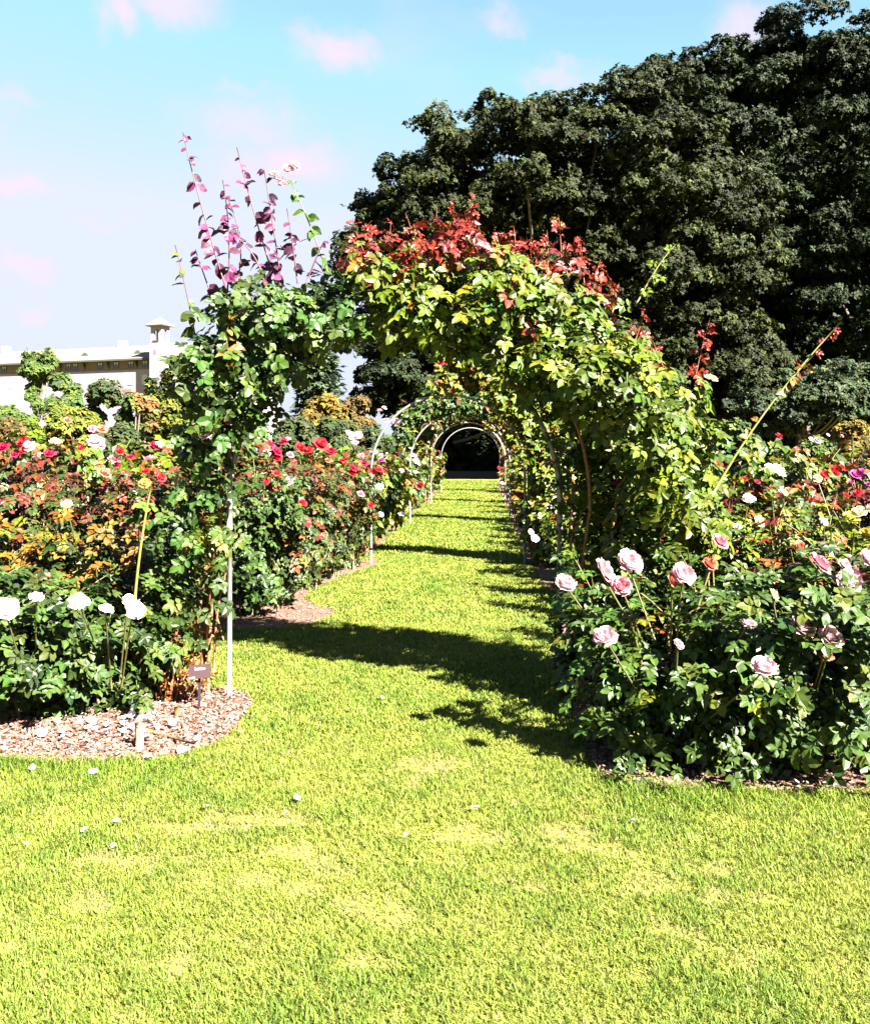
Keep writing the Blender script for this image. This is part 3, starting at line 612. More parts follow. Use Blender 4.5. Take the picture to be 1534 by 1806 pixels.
# left foreground bed
bush(55, 5.6, .92, .50, GREENW, 'whitebush', 'low glossy white rose bush at the left picture edge, front of the left bed', GL, n=950, size=.145, n_obj=150, lo=.02, **near)
bush(195, 5.75, .90, .42, GREENW, 'whitebush', 'low white rose bush beside the brown canes of the left climbing rose', GL, n=800, size=.14, n_obj=120, lo=.05, **near)
bush(-75, 5.9, 1.0, .5, GREENW, 'whitebush', 'low bush at the left cut off by the picture edge, behind the white roses', GL, n=500, size=.15, **near)
bush(30, 6.65, 1.32, .50, ORNG, 'orange_b', 'rose bush with yellow and orange young leaves behind the white roses, at the left edge', GL, n=800, size=.14, n_obj=40, **near)
bush(150, 6.6, 1.34, .48, ORNG, 'orange_b', 'orange tinged rose bush directly behind the two white rose bushes', GL, n=800, size=.14, n_obj=40, **near)
bush(255, 6.55, 1.25, .42, ORNG, 'orange_b', 'orange leaved rose bush just left of the climbing rose leg', GL, n=700, size=.14, n_obj=40, **near)
# left middle bed, front row
for px, Z, h, r, pal, key, lab in [(-20, 8.6, 1.62, .5, REDD, 'redd', 'dark red leaved rose bush at the far left edge behind the orange leaved bushes'),
        (70, 8.7, 1.58, .5, REDD, 'redd', 'red leaved bush with pink and red roses, second from the left edge'), (165, 8.8, 1.62, .5, REDG, 'redg', 'rose bush with large pink blooms below the dark round shrub'),
        (255, 8.7, 1.58, .5, REDG, 'redg', 'rose bush with crimson and coral blooms left of the climbing rose leg'), (340, 8.9, 1.6, .5, REDG, 'redg', 'rose bush hidden mostly behind the left leg of the nearest arch')]:
    bush(px, Z, h, r, pal, key, lab, GL, level='near', n=750, size=.135)
bush(440, 8.95, 1.60, .50, GREENW, 'greenm', 'big green rose bush just right of the white arch post, reaching the mulch', GL, n=1150, size=.145, n_obj=90, lo=.03, **near)
bush(492, 9.5, 1.58, .50, REDG, 'redg', 'rose bush with crimson blooms at the notch of grass beside the path', GL, n=1000, size=.14, n_obj=50, lo=.05, **near)
for px, Z, h, r, pal, key, lab in [(545, 10.6, 1.66, .5, REDG, 'redg', 'third crimson rose bush along the left path edge, counted from the nearest arch'), (585, 11.5, 1.66, .48, REDG, 'redg', 'fourth crimson rose bush along the left path edge, counted from the nearest arch'),
        (618, 12.3, 1.6, .45, REDG, 'redg', 'crimson rose bush against the bare left post of the second arch')]:
    bush(px, Z, h, r, pal, key, lab, GL, level='near', n=800, size=.13, lo=.05)
for i, (px, Z, h, pal, key) in enumerate([(10, 10.4, 1.74, REDD, 'redd'), (105, 10.3, 1.7, REDG, 'redg'), (200, 10.5, 1.72, LIME, 'lime'), (290, 10.3, 1.72, LIME, 'lime'), (470, 11.2, 1.72, REDG, 'redg'), (400, 10.6, 1.65, REDG, 'redg')]):
    bush(px, Z, h, .55, pal, key + '_m', ['red tipped tall rose bush in the second row at the left edge', 'tall rose bush in the second row under the small green tree', 'lime green tall rose bush below the dark round shrub', 'lime green tall rose bush touching the climbing rose from behind',
         'tall rose bush behind the crimson blooms', 'tall rose bush behind the left leg of the nearest arch, second row'][i], GL, n=700, size=.15)
ordw = ['first', 'second', 'third', 'fourth', 'fifth', 'sixth', 'seventh', 'eighth', 'ninth', 'tenth', 'eleventh', 'twelfth', 'thirteenth']
pals = [(LIME, 'lime'), (GREEN, 'green'), (LIME, 'lime'), (YELL, 'yell'), (ORNG, 'orng')]
for i, Z in enumerate([13.8, 15.0, 16.3, 17.7, 19.0, 20.9, 22.6, 24.4, 27.8, 30.3, 33, 36, 39.5]):
    pal, key = pals[i % 5]
    rose_bush(le(Z) - .38, Z, rng.uniform(1.45, 1.7), .55, pal, key + '_f', f'{ordw[i]} rose bush along the left path edge beyond the second arch', GL, 'far', n=560, size=.18)
    if i % 2 == 0 and i < 9:
        pal, key = pals[(i + 1) % 5]
        rose_bush(le(Z) - 1.5, Z + .5, rng.uniform(1.5, 1.75), .6, pal, key + '_f', f'rose bush standing behind the {ordw[i]} one along the left path edge beyond the second arch', GL, 'far', n=560, size=.18)
# right foreground bed
bush(1188, 4.8, .95, .52, GREEN, 'greenb', 'leafy pink rose bush at the near corner of the right bed beside the path', GR, n=1100, size=.135, n_obj=190, lo=.0, skirt=80, **near)
bush(1405, 4.72, 1.03, .56, GREEN, 'greenb', 'leafy pink rose bush in the middle front of the right bed', GR, n=1100, size=.14, n_obj=190, lo=.0, skirt=80, **near)
bush(1595, 4.8, 1.08, .5, GREENW, 'greenb', 'pink rose bush cut off by the right picture edge, front row', GR, n=800, size=.14, n_obj=60, lo=.0, skirt=60, **near)
bush(1275, 5.65, 1.14, .46, GREEN, 'greenb', 'green rose bush behind and between the two front pink bushes', GR, n=850, size=.15, n_obj=60, **near)
bush(1465, 5.75, 1.22, .50, REDG, 'redg', 'red tipped rose bush with pink blooms behind the front row at the right', GR, n=850, size=.145, n_obj=50, **near)
bush(1090, 5.75, 1.08, .34, GREEN, 'greenb', 'narrow green rose bush under the right leg of the nearest arch', GR, n=550, size=.145, n_obj=40, **near)
bush(1620, 6.2, 1.3, .5, YELL, 'yellb', 'yellow green rose bush cut off by the right edge, second row', GR, n=500, size=.14, **near)
for px, Z, h, pal, key, lab in [(1290, 6.7, 1.36, LIME, 'lime', 'lime green rose bush at the foot of the long arching cane'), (1400, 6.75, 1.36, YELL, 'yellb', 'yellow green rose bush right of the long arching cane'),
                                (1510, 6.7, 1.36, YELL, 'yellb', 'yellow blooming rose bush near the right picture edge'), (1230, 7.0, 1.35, LIME, 'lime', 'lime rose bush tucked behind the right leg of the nearest arch')]:
    bush(px, Z, h, .46, pal, key, lab, GR, level='near', n=700, size=.135)
# right middle bed
for px, Z, h, r, pal, key, lab in [(1100, 8.6, 1.0, .46, LIME, 'lime', 'lime rose bush with white blooms overhanging the path, nearest beyond the arch on the right'), (1048, 10.0, 1.06, .46, LIME, 'lime', 'second lime rose bush along the right path edge beyond the nearest arch'),
        (1030, 11.3, 1.12, .48, YELL, 'yellb', 'third rose bush along the right path edge beyond the nearest arch, cream blooms'), (1008, 12.4, 1.15, .45, YELL, 'yellb', 'rose bush at the right foot of the second arch')]:
    bush(px, Z, h, r, pal, key, lab, GR, level='near', n=950, size=.135, lo=.05)
for i, (px, Z, h, pal, key) in enumerate([(1250, 8.7, 1.5, REDG, 'redg'), (1355, 8.8, 1.5, REDG, 'redg'), (1455, 8.7, 1.5, REDD, 'redd'), (1550, 8.8, 1.52, REDD, 'redd'), (1150, 9.2, 1.4, LIME, 'lime'),
                                          (1330, 10.6, 1.62, LIME, 'lime'), (1430, 10.8, 1.62, LIME, 'lime'), (1520, 10.6, 1.65, REDD, 'redd'), (1110, 11.5, 1.5, YELL, 'yell'), (1230, 11., 1.6, GREEN, 'green')]):
    bush(px, Z, h, .55, pal, key + '_m', ['red tipped rose bush right of the arch climber, behind the lime bushes', 'rose bush with white blooms right of the long arching cane', 'dark red leaved bush with a large scarlet bloom', 'dark red leaved bush with magenta blooms at the right edge',
        'lime rose bush seen through the right leg of the nearest arch', 'tall lime rose bush behind the long cane', 'tall lime rose bush behind the scarlet bloom', 'tall dark red rose bush behind the magenta blooms', 'yellow green rose bush behind the path row on the right', 'tall green rose bush behind the right arch leg'][i], GR, n=700, size=.15)
for i, Z in enumerate([13.7, 14.9, 16.2, 17.6, 19.0, 20.9, 22.6, 24.6, 27.4, 30.3, 33, 36, 39.5]):
    pal, key = [(YELL, 'yell'), (LIME, 'lime'), (YELL, 'yell'), (ORNG, 'orng')][i % 4]
    rose_bush(re_(Z) + .68, Z, rng.uniform(.95, 1.2), .55, pal, key + '_f', f'{ordw[i]} rose bush along the right path edge beyond the second arch', GR, 'far', n=560, size=.18)
    if i % 2 == 0 and i < 7:
        rose_bush(re_(Z) + 1.5, Z + .4, rng.uniform(1.6, 1.8), .65, pals[i % 5][0], pals[i % 5][1] + '_f', f'rose bush standing behind the {ordw[i]} one along the right path edge beyond the second arch', GR, 'far', n=560, size=.18)
for i, (px, Z, h) in enumerate([(1300, 14, 1.8), (1400, 15, 1.9), (1480, 14.5, 1.8), (1560, 14.5, 1.8), (60, 13.5, 1.85), (150, 13.8, 1.9), (240, 13.5, 1.85), (320, 14, 1.85), (-10, 13.5, 1.85)]):
    pal, key = pals[(i * 2 + 1) % 5]
    bush(px, Z, h, .75, pal, key + '_f', [f'tall shrub rose in the back row of the right beds, {ordw[i]} from the arch' if i < 4 else f'tall shrub rose in the back row of the left beds, {ordw[i - 4]} counted rightward'][0] if i != 8 else 'tall shrub rose in the back row at the left picture edge', GR if i < 4 else GL, n=560, size=.18)

# blooms seen in the photograph: px, py, depth, colour, radius in photo pixels
BL = [(10, 1075, 5.2, 'white', 26), (65, 1055, 5.3, 'white', 15), (140, 1063, 5.3, 'white', 20), (187, 1076, 5.35, 'white', 15), (237, 1075, 5.4, 'white', 21), (228, 1058, 5.5, 'white', 12),
      (1108, 993, 5.0, 'pale', 23), (1062, 1010, 4.8, 'pale', 23), (997, 1032, 4.8, 'pale', 18), (1095, 1034, 4.7, 'pink', 18), (1203, 1014, 4.9, 'pale', 20), (1185, 1022, 4.9, 'coral', 13), (1067, 1126, 4.5, 'pale', 21), (1347, 1180, 4.45, 'pale', 22),
      (1412, 1107, 4.6, 'pale', 22), (1461, 1127, 4.6, 'pale', 22), (1318, 1101, 4.7, 'pale', 14), (1362, 1051, 4.8, 'cream', 12), (1443, 997, 5.3, 'pink', 20), (1496, 1028, 5.2, 'pale', 22), (1530, 988, 5.2, 'pale', 18), (1487, 998, 5.4, 'pale', 12),
      (1268, 957, 5.4, 'pink', 14), (1250, 995, 5.4, 'coral', 13), (1456, 1160, 4.6, 'coral', 13), (1195, 1138, 4.6, 'pale', 10), (1320, 880, 6.5, 'white', 12), (1440, 845, 7, 'cream', 10), (1500, 915, 6.4, 'yellow', 17), (1530, 945, 6.2, 'yellow', 18), (1515, 905, 6.4, 'cream', 16), (1380, 870, 6.5, 'cream', 10),
      (1340, 920, 6.2, 'cream', 12), (1450, 920, 6.3, 'white', 10), (1300, 930, 6.3, 'white', 9), (1410, 965, 6, 'coral', 10),
      (8, 790, 8.3, 'crimson', 14), (42, 782, 8.3, 'red', 16), (28, 800, 8.3, 'crimson', 10), (52, 786, 8.2, 'pale', 13), (45, 795, 8.2, 'red', 12), (98, 780, 8.2, 'cream', 12), (168, 778, 8.3, 'pale', 16), (178, 785, 8.3, 'pink', 10), (163, 757, 9.8, 'pink', 10), (180, 758, 9.8, 'coral', 11),
      (200, 812, 8.2, 'pink', 14), (207, 822, 8.2, 'crimson', 10), (212, 797, 8.2, 'red', 11), (230, 807, 8.2, 'crimson', 9), (272, 788, 8.2, 'crimson', 13), (283, 783, 8.2, 'white', 8), (264, 812, 8.2, 'pink', 15), (258, 832, 8.2, 'red', 10), (184, 836, 8.1, 'coral', 15), (256, 853, 8.1, 'orange', 13), (88, 800, 8.2, 'crimson', 12),
      (145, 790, 8.3, 'red', 8), (285, 842, 8.1, 'red', 10), (118, 890, 6.3, 'cream', 11), (75, 748, 9.9, 'white', 6), (42, 724, 13, 'white', 6), (52, 728, 13, 'white', 5), (120, 742, 10.5, 'coral', 9),
      (475, 786, 8.9, 'crimson', 13), (488, 797, 8.9, 'crimson', 12), (490, 808, 8.9, 'red', 11), (502, 779, 9, 'crimson', 12), (508, 775, 9, 'pale', 7), (455, 782, 8.9, 'crimson', 9), (530, 792, 9.9, 'red', 14), (545, 795, 9.9, 'red', 10), (566, 784, 10, 'red', 16), (558, 790, 10, 'red', 12), (585, 797, 10.5, 'crimson', 10), (512, 803, 9.3, 'pink', 9),
      (487, 838, 8.8, 'red', 12), (512, 848, 8.8, 'pale', 13), (515, 866, 8.8, 'orange', 13), (490, 862, 8.8, 'coral', 9), (533, 887, 9, 'red', 10), (480, 877, 8.7, 'red', 9), (470, 850, 8.7, 'red', 8), (604, 813, 10.8, 'red', 8), (621, 826, 10.9, 'crimson', 10), (621, 836, 10.9, 'red', 10), (643, 816, 11.4, 'crimson', 10), (655, 833, 11.8, 'red', 9), (667, 829, 11.8, 'red', 9),
      (673, 812, 12, 'magenta', 7), (580, 812, 10.5, 'coral', 8), (588, 830, 10.5, 'coral', 6), (654, 891, 11, 'red', 8), (669, 859, 11.6, 'white', 9), (636, 872, 11, 'pink', 9), (622, 770, 12.5, 'white', 9), (632, 767, 12.5, 'white', 9), (614, 764, 12.5, 'white', 7), (625, 780, 12.5, 'pale', 8),
      (670, 725, 13.6, 'pale', 7), (677, 720, 13.6, 'pale', 6), (700, 744, 13.5, 'pale', 9), (680, 741, 13.6, 'pink', 5), (699, 765, 13.6, 'white', 5), (671, 908, 13.2, 'white', 7), (709, 907, 14, 'white', 7), (695, 877, 14, 'white', 5), (733, 815, 15, 'white', 9), (728, 805, 15, 'white', 8), (724, 792, 15.5, 'white', 5), (690, 788, 14, 'white', 5), (705, 802, 14, 'white', 5),
      (742, 855, 16, 'red', 8), (737, 860, 16, 'coral', 6), (718, 853, 15, 'coral', 5), (708, 830, 15, 'pale', 5), (732, 833, 16, 'pale', 5), (780, 832, 22, 'coral', 4),
      (972, 815, 12, 'red', 9), (981, 822, 12, 'crimson', 7), (918, 875, 13.3, 'red', 9), (910, 893, 13.2, 'coral', 7), (955, 910, 10.6, 'cream', 9), (943, 950, 9.6, 'white', 9), (936, 938, 9.8, 'white', 6), (980, 880, 11, 'cream', 8), (1000, 925, 9.3, 'cream', 8), (968, 895, 11, 'white', 7), (990, 860, 12, 'white', 7), (935, 830, 14, 'coral', 5),
      (885, 852, 24, 'white', 4), (880, 825, 24, 'red', 4), (882, 835, 24, 'coral', 4), (1005, 905, 9.6, 'pale', 8), (985, 905, 10, 'cream', 7), (915, 825, 16, 'orange', 5), (1010, 842, 11, 'cream', 6),
      (1470, 832, 8.3, 'red', 15), (1452, 838, 8.3, 'red', 11), (1483, 825, 8.3, 'red', 9), (1508, 838, 8.4, 'magenta', 13), (1520, 832, 8.4, 'magenta', 9), (1500, 852, 8.3, 'magenta', 8), (1512, 870, 8.2, 'red', 11), (1490, 875, 8.2, 'red', 9), (1427, 883, 7.8, 'red', 9), (1368, 828, 8.3, 'white', 14), (1378, 838, 8.3, 'white', 9), (1355, 822, 8.3, 'white', 8),
      (1266, 818, 8, 'red', 9), (1275, 826, 8, 'red', 6), (1372, 770, 13.4, 'crimson', 9), (1370, 786, 13.4, 'pink', 8), (1404, 792, 13.4, 'pink', 6), (1406, 805, 13.4, 'pale', 7), (1440, 777, 13.6, 'pink', 8), (1430, 775, 13.6, 'pale', 6), (1402, 814, 13, 'white', 8), (1459, 767, 14, 'pale', 4), (1484, 769, 14, 'pink', 4), (1312, 845, 8.1, 'red', 7), (1390, 865, 7.8, 'coral', 8), (1335, 850, 8, 'crimson', 6), (1530, 855, 8.4, 'magenta', 8)]
for px, py, Z, k, rp in BL:
    if Z < 5.6: Z = Z * (.92 if px > 1130 else .985) if px > 900 else Z * .96
    add_bloom(px, py, Z, k, rp / F * Z * (.84 if Z > 6 else .84 if px < 300 else 1.05))
for i, (x, y, root) in enumerate(list(BUSHES)):          # a few more on the far rows
    if y > 13.3 and root.name.startswith('rose_bush'):
        for _ in range(3):
            kind = ['white', 'coral', 'pink', 'cream', 'red'][rng.integers(5)]
            put_bloom(root, (rng.uniform(-.4, .4), rng.uniform(-.5, -.1), rng.uniform(.9, 1.6)), kind, .045, False)
# a single yellow cane standing up through the left bushes
b0 = [b for b in BUSHES if b[2].get('label', '').startswith('low white rose bush')][0][2]
q = [P(238, 1062, 5.5), P(246, 960, 5.5), P(268, 852, 5.5)]; c = curve(q[0], q[1], q[2], 8) - np.array(b0.location); mb = MB(); mb.tube(c, np.linspace(.009, .006, 8), 6); obj('tall_cane', mb.mesh('tall_cane', M_CANE_YELLOW, True), b0)

# ================================================================== SMALL THINGS ON THE GROUND
Zs = 5.8
pl = thing('plant_label', (*G(352, 1252)[:2], 0), 'small tilted brown plaque on a dark stake at the foot of the left climbing rose', 'plaque')
mb = MB(); mb.box((-.008, -.004, -.08), (.008, .004, .215)); o = obj('stake', mb.mesh('stake', M_STAKE), pl)
mb = MB(); mb.box((-.068, -.045, -.002), (.068, .045, .002)); pt = obj('plate', mb.mesh('plate', M_PLATE), pl, (.006, -.012, .245)); pt.rotation_euler = (math.radians(58), math.radians(-3), math.radians(6))
tx = bpy.data.curves.new('lettering', 'FONT'); tx.body = 'Bubbles'; tx.size = .021; tx.align_x = 'CENTER'; tx.extrude = .0004
tmp = bpy.data.objects.new('tmp', tx); col.objects.link(tmp); bpy.context.view_layer.update()
lm = bpy.data.meshes.new_from_object(tmp); bpy.data.objects.remove(tmp); lm.materials.clear(); lm.materials.append(M_LETTER)
obj('lettering', lm, pt, (.0, .010, .0032))
mb = MB(); mb.box((-.062, -.043, .0021), (-.03, -.035, .0028)); obj('price_strip', mb.mesh('price_strip', M_LETTER), pt).name = 'pale_strip'
# cut stump and twig
g = G(246, 1322); st = thing('rose_stump', g, 'pale cut rose stump standing upright in the foreground mulch', 'stump')
M_CUT = pmat('cut_wood', (.26, .15, .10), .85, .1, noise=(60, (.34, .22, .16)), bump=.4)
mb = MB(); mb.tube([(0, 0, -.03), (.003, 0, .06), (-.004, 0, .155)], [.026, .022, .024], 10); obj('trunk', mb.mesh('trunk', M_CUT, True), st)
mb = MB(); mb.tube([(0, 0, .10), (.03, -.005, .13), (.06, -.01, .17)], [.012, .010, .007], 7); obj('side_branch', mb.mesh('side_branch', M_CUT, True), st)
g = G(262, 1300); mb = MB(); c = np.array([G(256, 1296), G(290, 1306), G(345, 1322)]) - g + [0, 0, .03]; mb.tube(c, [.011, .009, .006], 7); c2_ = np.array([G(290, 1306), G(305, 1302), G(330, 1306)]) - g + [0, 0, .03]; mb.tube(c2_, [.006, .004, .003], 5)
obj('fallen_twig', mb.mesh('fallen_twig', M_CANE, True), None, tuple(g), 'yellowish dead twig lying on the mulch beside the cut stump', 'twig')
g = G(312, 1270); mb = MB(); mb.tube([(0, 0, -.02), (.004, 0, .05), (0, 0, .085)], [.02, .017, .018], 9); obj('rose_stump', mb.mesh('rose_stump', M_CANE, True), None, tuple(g), 'short brown stump below the withered growth of the left climber', 'stump')
# fallen petals
def petal_mesh(s):
    r = np.random.default_rng(s); V = []; Fs = []
    for j in range(4):
        for i in range(4):
            u = i / 3 * 2 - 1; v = j / 3; V.append((u * .5 * math.sin((v * .8 + .2) * math.pi * .8) + r.normal(0, .03), v - .5, .22 * u * u + .25 * (v - .5) ** 2 + r.normal(0, .03)))
    for j in range(3):
        for i in range(3): q = j * 4 + i; Fs.append((q, q + 1, q + 5, q + 4))
    m = bpy.data.meshes.new('fallen_petal'); m.from_pydata(V, [], Fs); m.materials.append(PETAL['white']); m.polygons.foreach_set('use_smooth', [True] * 9); m.update(); return m
PM = [petal_mesh(s) for s in range(4)]
def petal(px, py, s, z, label, group):
    g = G(px, py); o = obj('fallen_petal', PM[rng.integers(4)], None, (g[0], g[1], z), label, 'petal', group)
    o.rotation_euler = (rng.normal(.25, .3), rng.normal(0, .3), rng.uniform(0, 6.28)); o.scale = (s, s, s)
for px, py, s in [(838, 1438, .034), (523, 1421, .032), (1116, 1462, .034), (150, 1478, .032), (205, 1461, .026), (363, 1435, .026), (201, 1507, .024), (674, 1240, .03), (426, 1302, .032), (165, 1375, .042), (58, 1366, .03), (262, 1347, .045), (320, 1335, .05), (505, 1447, .02), (716, 1486, .018), (47, 1503, .018)]:
    petal(px, py, s, .034, 'white fallen rose petal resting on the sunlit grass', 'petals scattered on the lawn')
for k in range(34):
    px, py = (rng.normal(245, 50), rng.normal(1288, 17)) if k < 24 else (rng.uniform(60, 400), rng.uniform(1275, 1330))
    if inside(BEDS[0], *[np.array([v]) for v in G(px, py)[:2]])[0]: petal(px, py, rng.uniform(.035, .06), .038, 'white fallen rose petal lying on the pinkish mulch of the left bed', 'petals on the mulch')

# ================================================================== TREES AND SHRUBS BEHIND
def big_tree(base, lobes, n_sub, n_leaf, size, pal, label, trunk_r, limb_n, name='broadleaf_tree', n_fill=9000, sub_r=(.75, 1.6), group=None, rim=()):
    """lobes: (px, py, rx, ry, Z, depth radius); leafy clumps sit all over each lobe"""
    root = thing(name, base, label, 'tree', group); loc = np.array(base)
    subs = []; tot = sum(l[2] * l[3] for l in lobes)
    for (px, py, rx, ry, Z, rd) in lobes:
        c = P(px, py, Z); R = np.array([rx / F * Z, rd, ry / F * Z]); k = int(n_sub * rx * ry / tot) + 2
        d = unit(k * 3); d = d[(d[:, 1] < .55)][:k]                     # clumps on the sides and the near half, fewer behind
        q = c + d * R * rng.uniform(.70, 1.0, (len(d), 1))
        for i in range(len(d)): subs.append((*q[i], rng.uniform(*sub_r), *d[i]))
    for (px, py, Zr) in rim:                        # clumps that close the crown's outline
        for (dx, dy, rr) in ((0, 8, 1.0), (12, 36, 1.2), (-4, 68, 1.3)):
            d0 = nz(np.array([rng.normal(0, .3), -.4, .8])); subs.append((*P(px + dx + rng.normal(0, 5), py + dy + rng.normal(0, 6), Zr + rng.uniform(-1.5, 1.5)), rr * rng.uniform(.75, 1.2), *d0))
    S = np.array(subs); ids = rng.choice(len(S), n_leaf, p=S[:, 3] ** 2 / (S[:, 3] ** 2).sum())
    d = unit(n_leaf); d[:, 2] = np.abs(d[:, 2]) + .12 * (rng.random(n_leaf) > .3); d = nz(d * .9 + S[ids, 4:7] * .35)
    rad = S[ids, 3] * (.55 + .5 * rng.random(n_leaf) ** .7) * (1 + .22 * np.sin(ids * 1.7 + d[:, 0] * 5) )
    pos = S[ids, :3] + d * rad[:, None] * [1.05, 1.05, .85]
    nrm = nz(d * .7 + np.array([.2, -.2, .35]) + unit(n_leaf) * .75); dr = nz(d * [1, 1, .2] + [0, 0, -.5] + unit(n_leaf) * .6)
    sh = rng.lognormal(0, .2, len(S))[ids][:, None]
    cl = pick(pal, n_leaf) * sh; sz = size * rng.uniform(.6, 1.35, n_leaf)
    # inner leaves so that the crown is dense
    fp = []
    for (px, py, rx, ry, Z, rd) in lobes:
        k = int(n_fill * rx * ry / tot); dd = unit(k) * (rng.random((k, 1)) ** .45) * .62
        fp.append(P(px, py, Z) + dd * np.array([rx / F * Z, rd, ry / F * Z]))
    fp = np.concatenate(fp); k = len(fp)
    pos = np.concatenate([pos, fp]) - loc; nrm = np.concatenate([nrm, unit(k)]); dr = np.concatenate([dr, unit(k)]); sz = np.concatenate([sz, rng.uniform(.35, .6, k)]); cl = np.concatenate([cl, pick(pal, k)])
    obj('crown', scatter('crown', T_CLUMP, pos, nrm, dr, sz, cl, M_TREELEAF), root, kind='stuff')
    top = np.mean([P(l[0], l[1], l[4]) for l in lobes], 0) - loc; mb = MB(); hh = top[2]
    mb.tube([(0, 0, -.3), (.1, 0, hh * .3), (top[0] * .3, top[1] * .3, hh * .7), (top[0] * .7, top[1] * .7, hh * 1.1)], [trunk_r * 1.3, trunk_r, trunk_r * .75, trunk_r * .35], 12)
    obj('trunk', mb.mesh('trunk', M_BARK, True), root)
    for i in range(limb_n):
        s = S[rng.integers(len(S))]; a = np.array([top[0] * .3, top[1] * .3, hh * rng.uniform(.3, .9)]) * [1, 1, 1]; e = s[:3] - loc
        mb = MB(); mb.tube(curve(a, (a + e) / 2 + [0, 0, -.6], e, 6), np.linspace(trunk_r * .35, .05, 6), 6); obj('limb', mb.mesh('limb', M_BARK, True), root)
    return root
ZA = 50
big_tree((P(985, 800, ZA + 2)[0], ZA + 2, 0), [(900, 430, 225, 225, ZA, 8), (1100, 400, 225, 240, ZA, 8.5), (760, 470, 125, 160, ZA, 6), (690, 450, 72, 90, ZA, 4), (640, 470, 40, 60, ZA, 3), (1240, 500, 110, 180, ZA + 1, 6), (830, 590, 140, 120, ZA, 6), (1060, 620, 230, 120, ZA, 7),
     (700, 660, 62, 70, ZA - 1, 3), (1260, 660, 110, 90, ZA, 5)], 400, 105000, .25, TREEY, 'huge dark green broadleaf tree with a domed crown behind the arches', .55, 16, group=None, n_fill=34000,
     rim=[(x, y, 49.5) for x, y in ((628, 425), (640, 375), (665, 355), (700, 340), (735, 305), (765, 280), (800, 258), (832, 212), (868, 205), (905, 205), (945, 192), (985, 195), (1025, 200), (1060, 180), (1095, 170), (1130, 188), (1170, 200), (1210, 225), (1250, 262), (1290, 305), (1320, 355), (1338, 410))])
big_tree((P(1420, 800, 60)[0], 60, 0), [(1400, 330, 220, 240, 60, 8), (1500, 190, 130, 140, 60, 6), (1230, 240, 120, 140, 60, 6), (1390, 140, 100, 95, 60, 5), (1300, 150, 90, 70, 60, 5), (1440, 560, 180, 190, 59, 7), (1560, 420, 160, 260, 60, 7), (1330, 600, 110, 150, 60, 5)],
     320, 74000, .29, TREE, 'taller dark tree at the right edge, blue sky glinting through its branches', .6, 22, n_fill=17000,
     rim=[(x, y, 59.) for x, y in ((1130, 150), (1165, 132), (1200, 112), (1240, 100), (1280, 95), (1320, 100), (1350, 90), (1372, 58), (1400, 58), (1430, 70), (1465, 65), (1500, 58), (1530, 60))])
big_tree((P(1420, 800, 46)[0], 46, 0), [(1400, 715, 100, 50, 45, 3), (1500, 715, 100, 55, 45.5, 3), (1330, 735, 60, 35, 45.5, 2.5)], 46, 9000, .30, [(5, (.014, .021, .008)), (3, (.021, .030, .012)), (1, (.008, .013, .006))],
     'low grey green tree with drooping skirt under the tall right tree', .2, 6, n_fill=2500, sub_r=(.7, 1.2))
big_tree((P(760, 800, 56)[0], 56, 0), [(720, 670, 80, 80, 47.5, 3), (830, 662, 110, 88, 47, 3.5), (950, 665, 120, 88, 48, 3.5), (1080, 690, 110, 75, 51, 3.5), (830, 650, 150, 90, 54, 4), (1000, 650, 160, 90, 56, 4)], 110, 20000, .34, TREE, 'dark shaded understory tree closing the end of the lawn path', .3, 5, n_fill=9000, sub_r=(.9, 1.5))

M_SHADE_LITTER = pmat('leaf_litter', (.035, .024, .015), .95, .1, noise=(5, (.055, .04, .022)), bump=.5)  # dark litter colour, laid where deep tree shade blackens the ground
sheet('shaded_ground', [(-6, 48.6), (1.8, 48.8), (6, 48.4), (60, 47), (60, 90), (-6, 90)], .012, M_SHADE_LITTER)
hd = thing('evergreen_hedge', (14, 67, 0), 'tall dark hedge in deep shade behind the trees, closing the end of the path', 'hedge')  # hedge added to shut out the bright horizon under the trees
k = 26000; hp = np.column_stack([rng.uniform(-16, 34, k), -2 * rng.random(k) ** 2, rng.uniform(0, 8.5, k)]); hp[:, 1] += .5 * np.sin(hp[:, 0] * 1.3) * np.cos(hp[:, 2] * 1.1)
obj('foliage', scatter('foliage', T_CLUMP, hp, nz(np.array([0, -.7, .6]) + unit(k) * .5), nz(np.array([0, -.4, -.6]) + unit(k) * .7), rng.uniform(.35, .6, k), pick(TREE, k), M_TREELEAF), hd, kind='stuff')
mb = MB(); mb.box((-16, 0.4, 0), (34, 1.2, 8.2)); obj('stems', mb.mesh('stems', M_BARK), hd)

